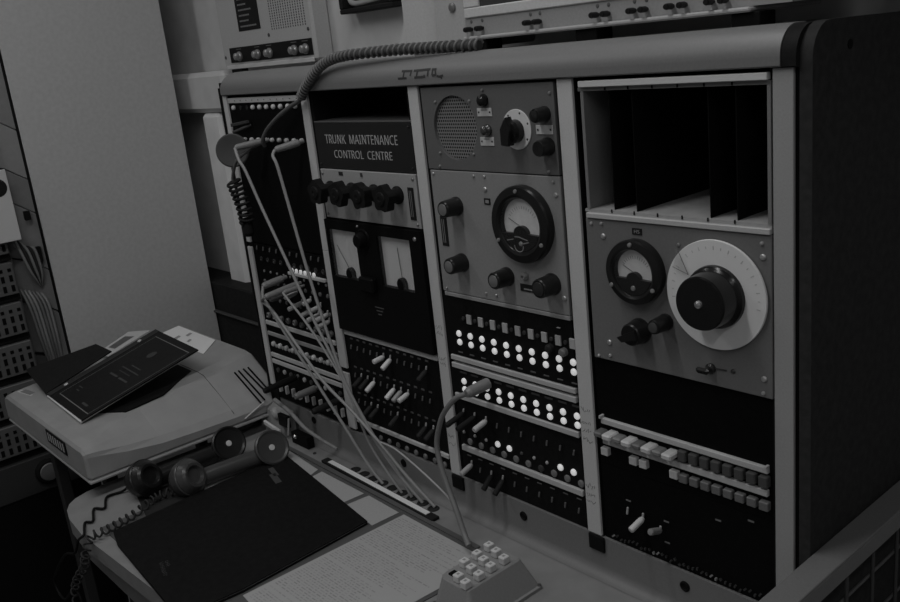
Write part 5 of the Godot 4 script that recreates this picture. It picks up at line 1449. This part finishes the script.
# ------------------------------------------------------------------ what stands around
func surroundings():
	# tall pale cabinet whose side is turned to the console
	var c := thing("tall_cabinet", "tall plain pale cabinet standing behind the keyboard machine", "cabinet", Vector3(-1.3, FLOOR, -0.03))
	var pm := mt(0.57, 0.5, 0.0, grain, 3.0)
	slab(c, "body", Vector3(-1.62, FLOOR, -0.232), Vector3(-1.004, 1.5, 0.174), mt(0.3, 0.5))
	slab(c, "cover_panel", Vector3(-1.0035, FLOOR + 0.02, -0.2355), Vector3(-0.998, 1.49, 0.1775), pm, 0.001)
	# distribution rack with terminal blocks
	var r := thing("terminal_rack", "equipment rack of slotted grey terminal blocks at the picture edge", "rack", Vector3(-1.25, FLOOR, 0.45))
	var dk := mt(0.012, 0.6)
	slab(r, "frame", Vector3(-1.60, FLOOR, 0.182), Vector3(-1.56, 1.5, 0.9), dk)
	slab(r, "frame", Vector3(-1.56, FLOOR, 0.1790), Vector3(-1.00, 1.5, 0.1808), dk)
	slab(r, "upright", Vector3(-1.06, FLOOR, 0.256), Vector3(-1.03, 1.5, 0.264), mt(0.10, 0.5))
	for i in 8:
		var y0 := -0.217 + i * 0.101
		if y0 > 0.30:
			slab(r, "card", Vector3(-1.06, y0 + 0.015, 0.266), Vector3(-1.03, y0 + 0.09, 0.62), mt(0.20, 0.6))
			continue
		var blk := slab(r, "terminal_block", Vector3(-1.05, y0 + 0.012, 0.266), Vector3(-1.0, y0 + 0.092, 0.62), mt(0.115, 0.5), 0.002)
		slab(r, "bar", Vector3(-1.06, y0 - 0.006, 0.262), Vector3(-1.012, y0 + 0.009, 0.62), dk)
		for k in 17:
			var z := 0.276 + k * 0.0195
			for q in [[0.074, 0.008], [0.053, 0.016], [0.028, 0.016]]:
				slab(blk, "slot", Vector3(-1.0, y0 + q[0] - q[1] / 2, z - 0.004), Vector3(-0.9985, y0 + q[0] + q[1] / 2, z + 0.004), mt(0.008))
	# wiring sheets between cabinet and blocks
	rng.seed = 31
	for q in [[0.80, 0.62, 0.14], [0.615, 0.50, 0.17], [0.495, 0.415, 0.12], [0.41, 0.27, 0.14], [0.265, 0.16, 0.13], [0.15, 0.02, 0.12], [0.01, -0.20, 0.07]]:
		part(r, "wiring_cover", loft([[Vector3(-1.06, q[0], 0.1815), Vector3(-1.012, q[0] - 0.03, 0.1815), Vector3(-1.012, q[1] - 0.03, 0.1815), Vector3(-1.06, q[1], 0.1815)], [Vector3(-1.085, q[0], 0.22), Vector3(-1.04, q[0], 0.22), Vector3(-1.04, q[1], 0.22), Vector3(-1.085, q[1], 0.22)], [Vector3(-1.10, q[0], 0.254), Vector3(-1.055, q[0] + 0.012, 0.254), Vector3(-1.055, q[1] + 0.012, 0.254), Vector3(-1.10, q[1], 0.254)]]), mt(q[2] * 1.5, 0.4, 0.0, blotch, 9.0))
	for k in 5:
		part(r, "cable", tube(curve([Vector3(-1.03, 0.36 - k * 0.02, 0.250 - k * 0.006), Vector3(-1.01, 0.30, 0.238 - k * 0.008), Vector3(-1.005, 0.24, 0.225 - k * 0.006), Vector3(-1.02, 0.20, 0.205)], 5), 0.004, 6), mt(0.20 if k % 2 == 0 else 0.03, 0.5))
	for k in 6:
		part(r, "cable", tube(curve([Vector3(-1.035, 0.20 - k * 0.004, 0.252 - k * 0.009), Vector3(-1.015, 0.15, 0.245 - k * 0.009), Vector3(-1.012, 0.06, 0.238 - k * 0.008), Vector3(-1.03, -0.02, 0.225 - k * 0.006)], 5), 0.0042, 6), mt(0.14 + 0.05 * (k % 3), 0.5))
	slab(r, "clip", Vector3(-1.02, 0.262, 0.190), Vector3(-1.005, 0.300, 0.198), dk)
	slab(r, "clip", Vector3(-1.02, 0.370, 0.196), Vector3(-1.005, 0.392, 0.208), dk)
	var cd := slab(r, "notice_card", Vector3(-0.985, 0.331, 0.2355), Vector3(-0.980, 0.503, 0.50), mt(0.62, 0.6), 0.001)
	part(cd, "dark_spot", lathe([[0.022, 0.0], [0.020, 0.0006], [0.0, 0.0008]], 18), mt(0.02), Vector3(-0.980, 0.462, 0.262), aim(Vector3.RIGHT))
	slab(r, "clip", Vector3(-0.985, 0.520, 0.29), Vector3(-0.980, 0.60, 0.305), mt(0.05))
	var kn := part(r, "round_switch", lathe([[0.034, 0.0], [0.034, 0.006], [0.028, 0.010], [0.024, 0.010], [0.0, 0.0095]], 24), dk, Vector3(-0.998, -0.272, 0.300), aim(Vector3.RIGHT))
	part(kn, "disc", lathe([[0.024, 0.010], [0.022, 0.013], [0.0, 0.014]], 20), mt(0.14, 0.5), Vector3(-0.998, -0.272, 0.300), aim(Vector3.RIGHT))
	slab(r, "lower_panel", Vector3(-1.03, FLOOR, 0.200), Vector3(-1.006, -0.325, 0.9), mt(0.010, 0.6))
	slab(r, "duct", Vector3(-1.03, -0.324, 0.200), Vector3(-1.0, -0.226, 0.9), mt(0.045, 0.5), 0.003)
	# mesh guard beyond the right end of the desk
	var g := thing("mesh_guard", "grey angle rail with dark wire mesh at the picture corner", "guard rail", Vector3(0.93, FLOOR, 0.15))
	var ag := mt(0.17, 0.5, 0.0, grain, 8.0)
	slab(g, "top_rail", Vector3(0.923, 0.0895, -0.33), Vector3(0.9550, 0.0930, 0.62), ag, 0.0008)
	slab(g, "top_rail", Vector3(0.9520, 0.0680, -0.33), Vector3(0.9552, 0.0894, 0.62), ag, 0.0006)
	for z in [-0.32, 0.60]:
		slab(g, "post", Vector3(0.926, FLOOR, z), Vector3(0.9515, 0.0890, z + 0.016), ag)
	for i in 14:
		part(g, "wire", tube([Vector3(0.9500, 0.072, -0.285 + i * 0.064), Vector3(0.9500, FLOOR, -0.285 + i * 0.064)], 0.0024, 5), mt(0.07, 0.5))
	for i in 13:
		part(g, "wire", tube([Vector3(0.9465, 0.030 - i * 0.062, -0.32), Vector3(0.9465, 0.030 - i * 0.062, 0.60)], 0.0020, 5), mt(0.09, 0.5))
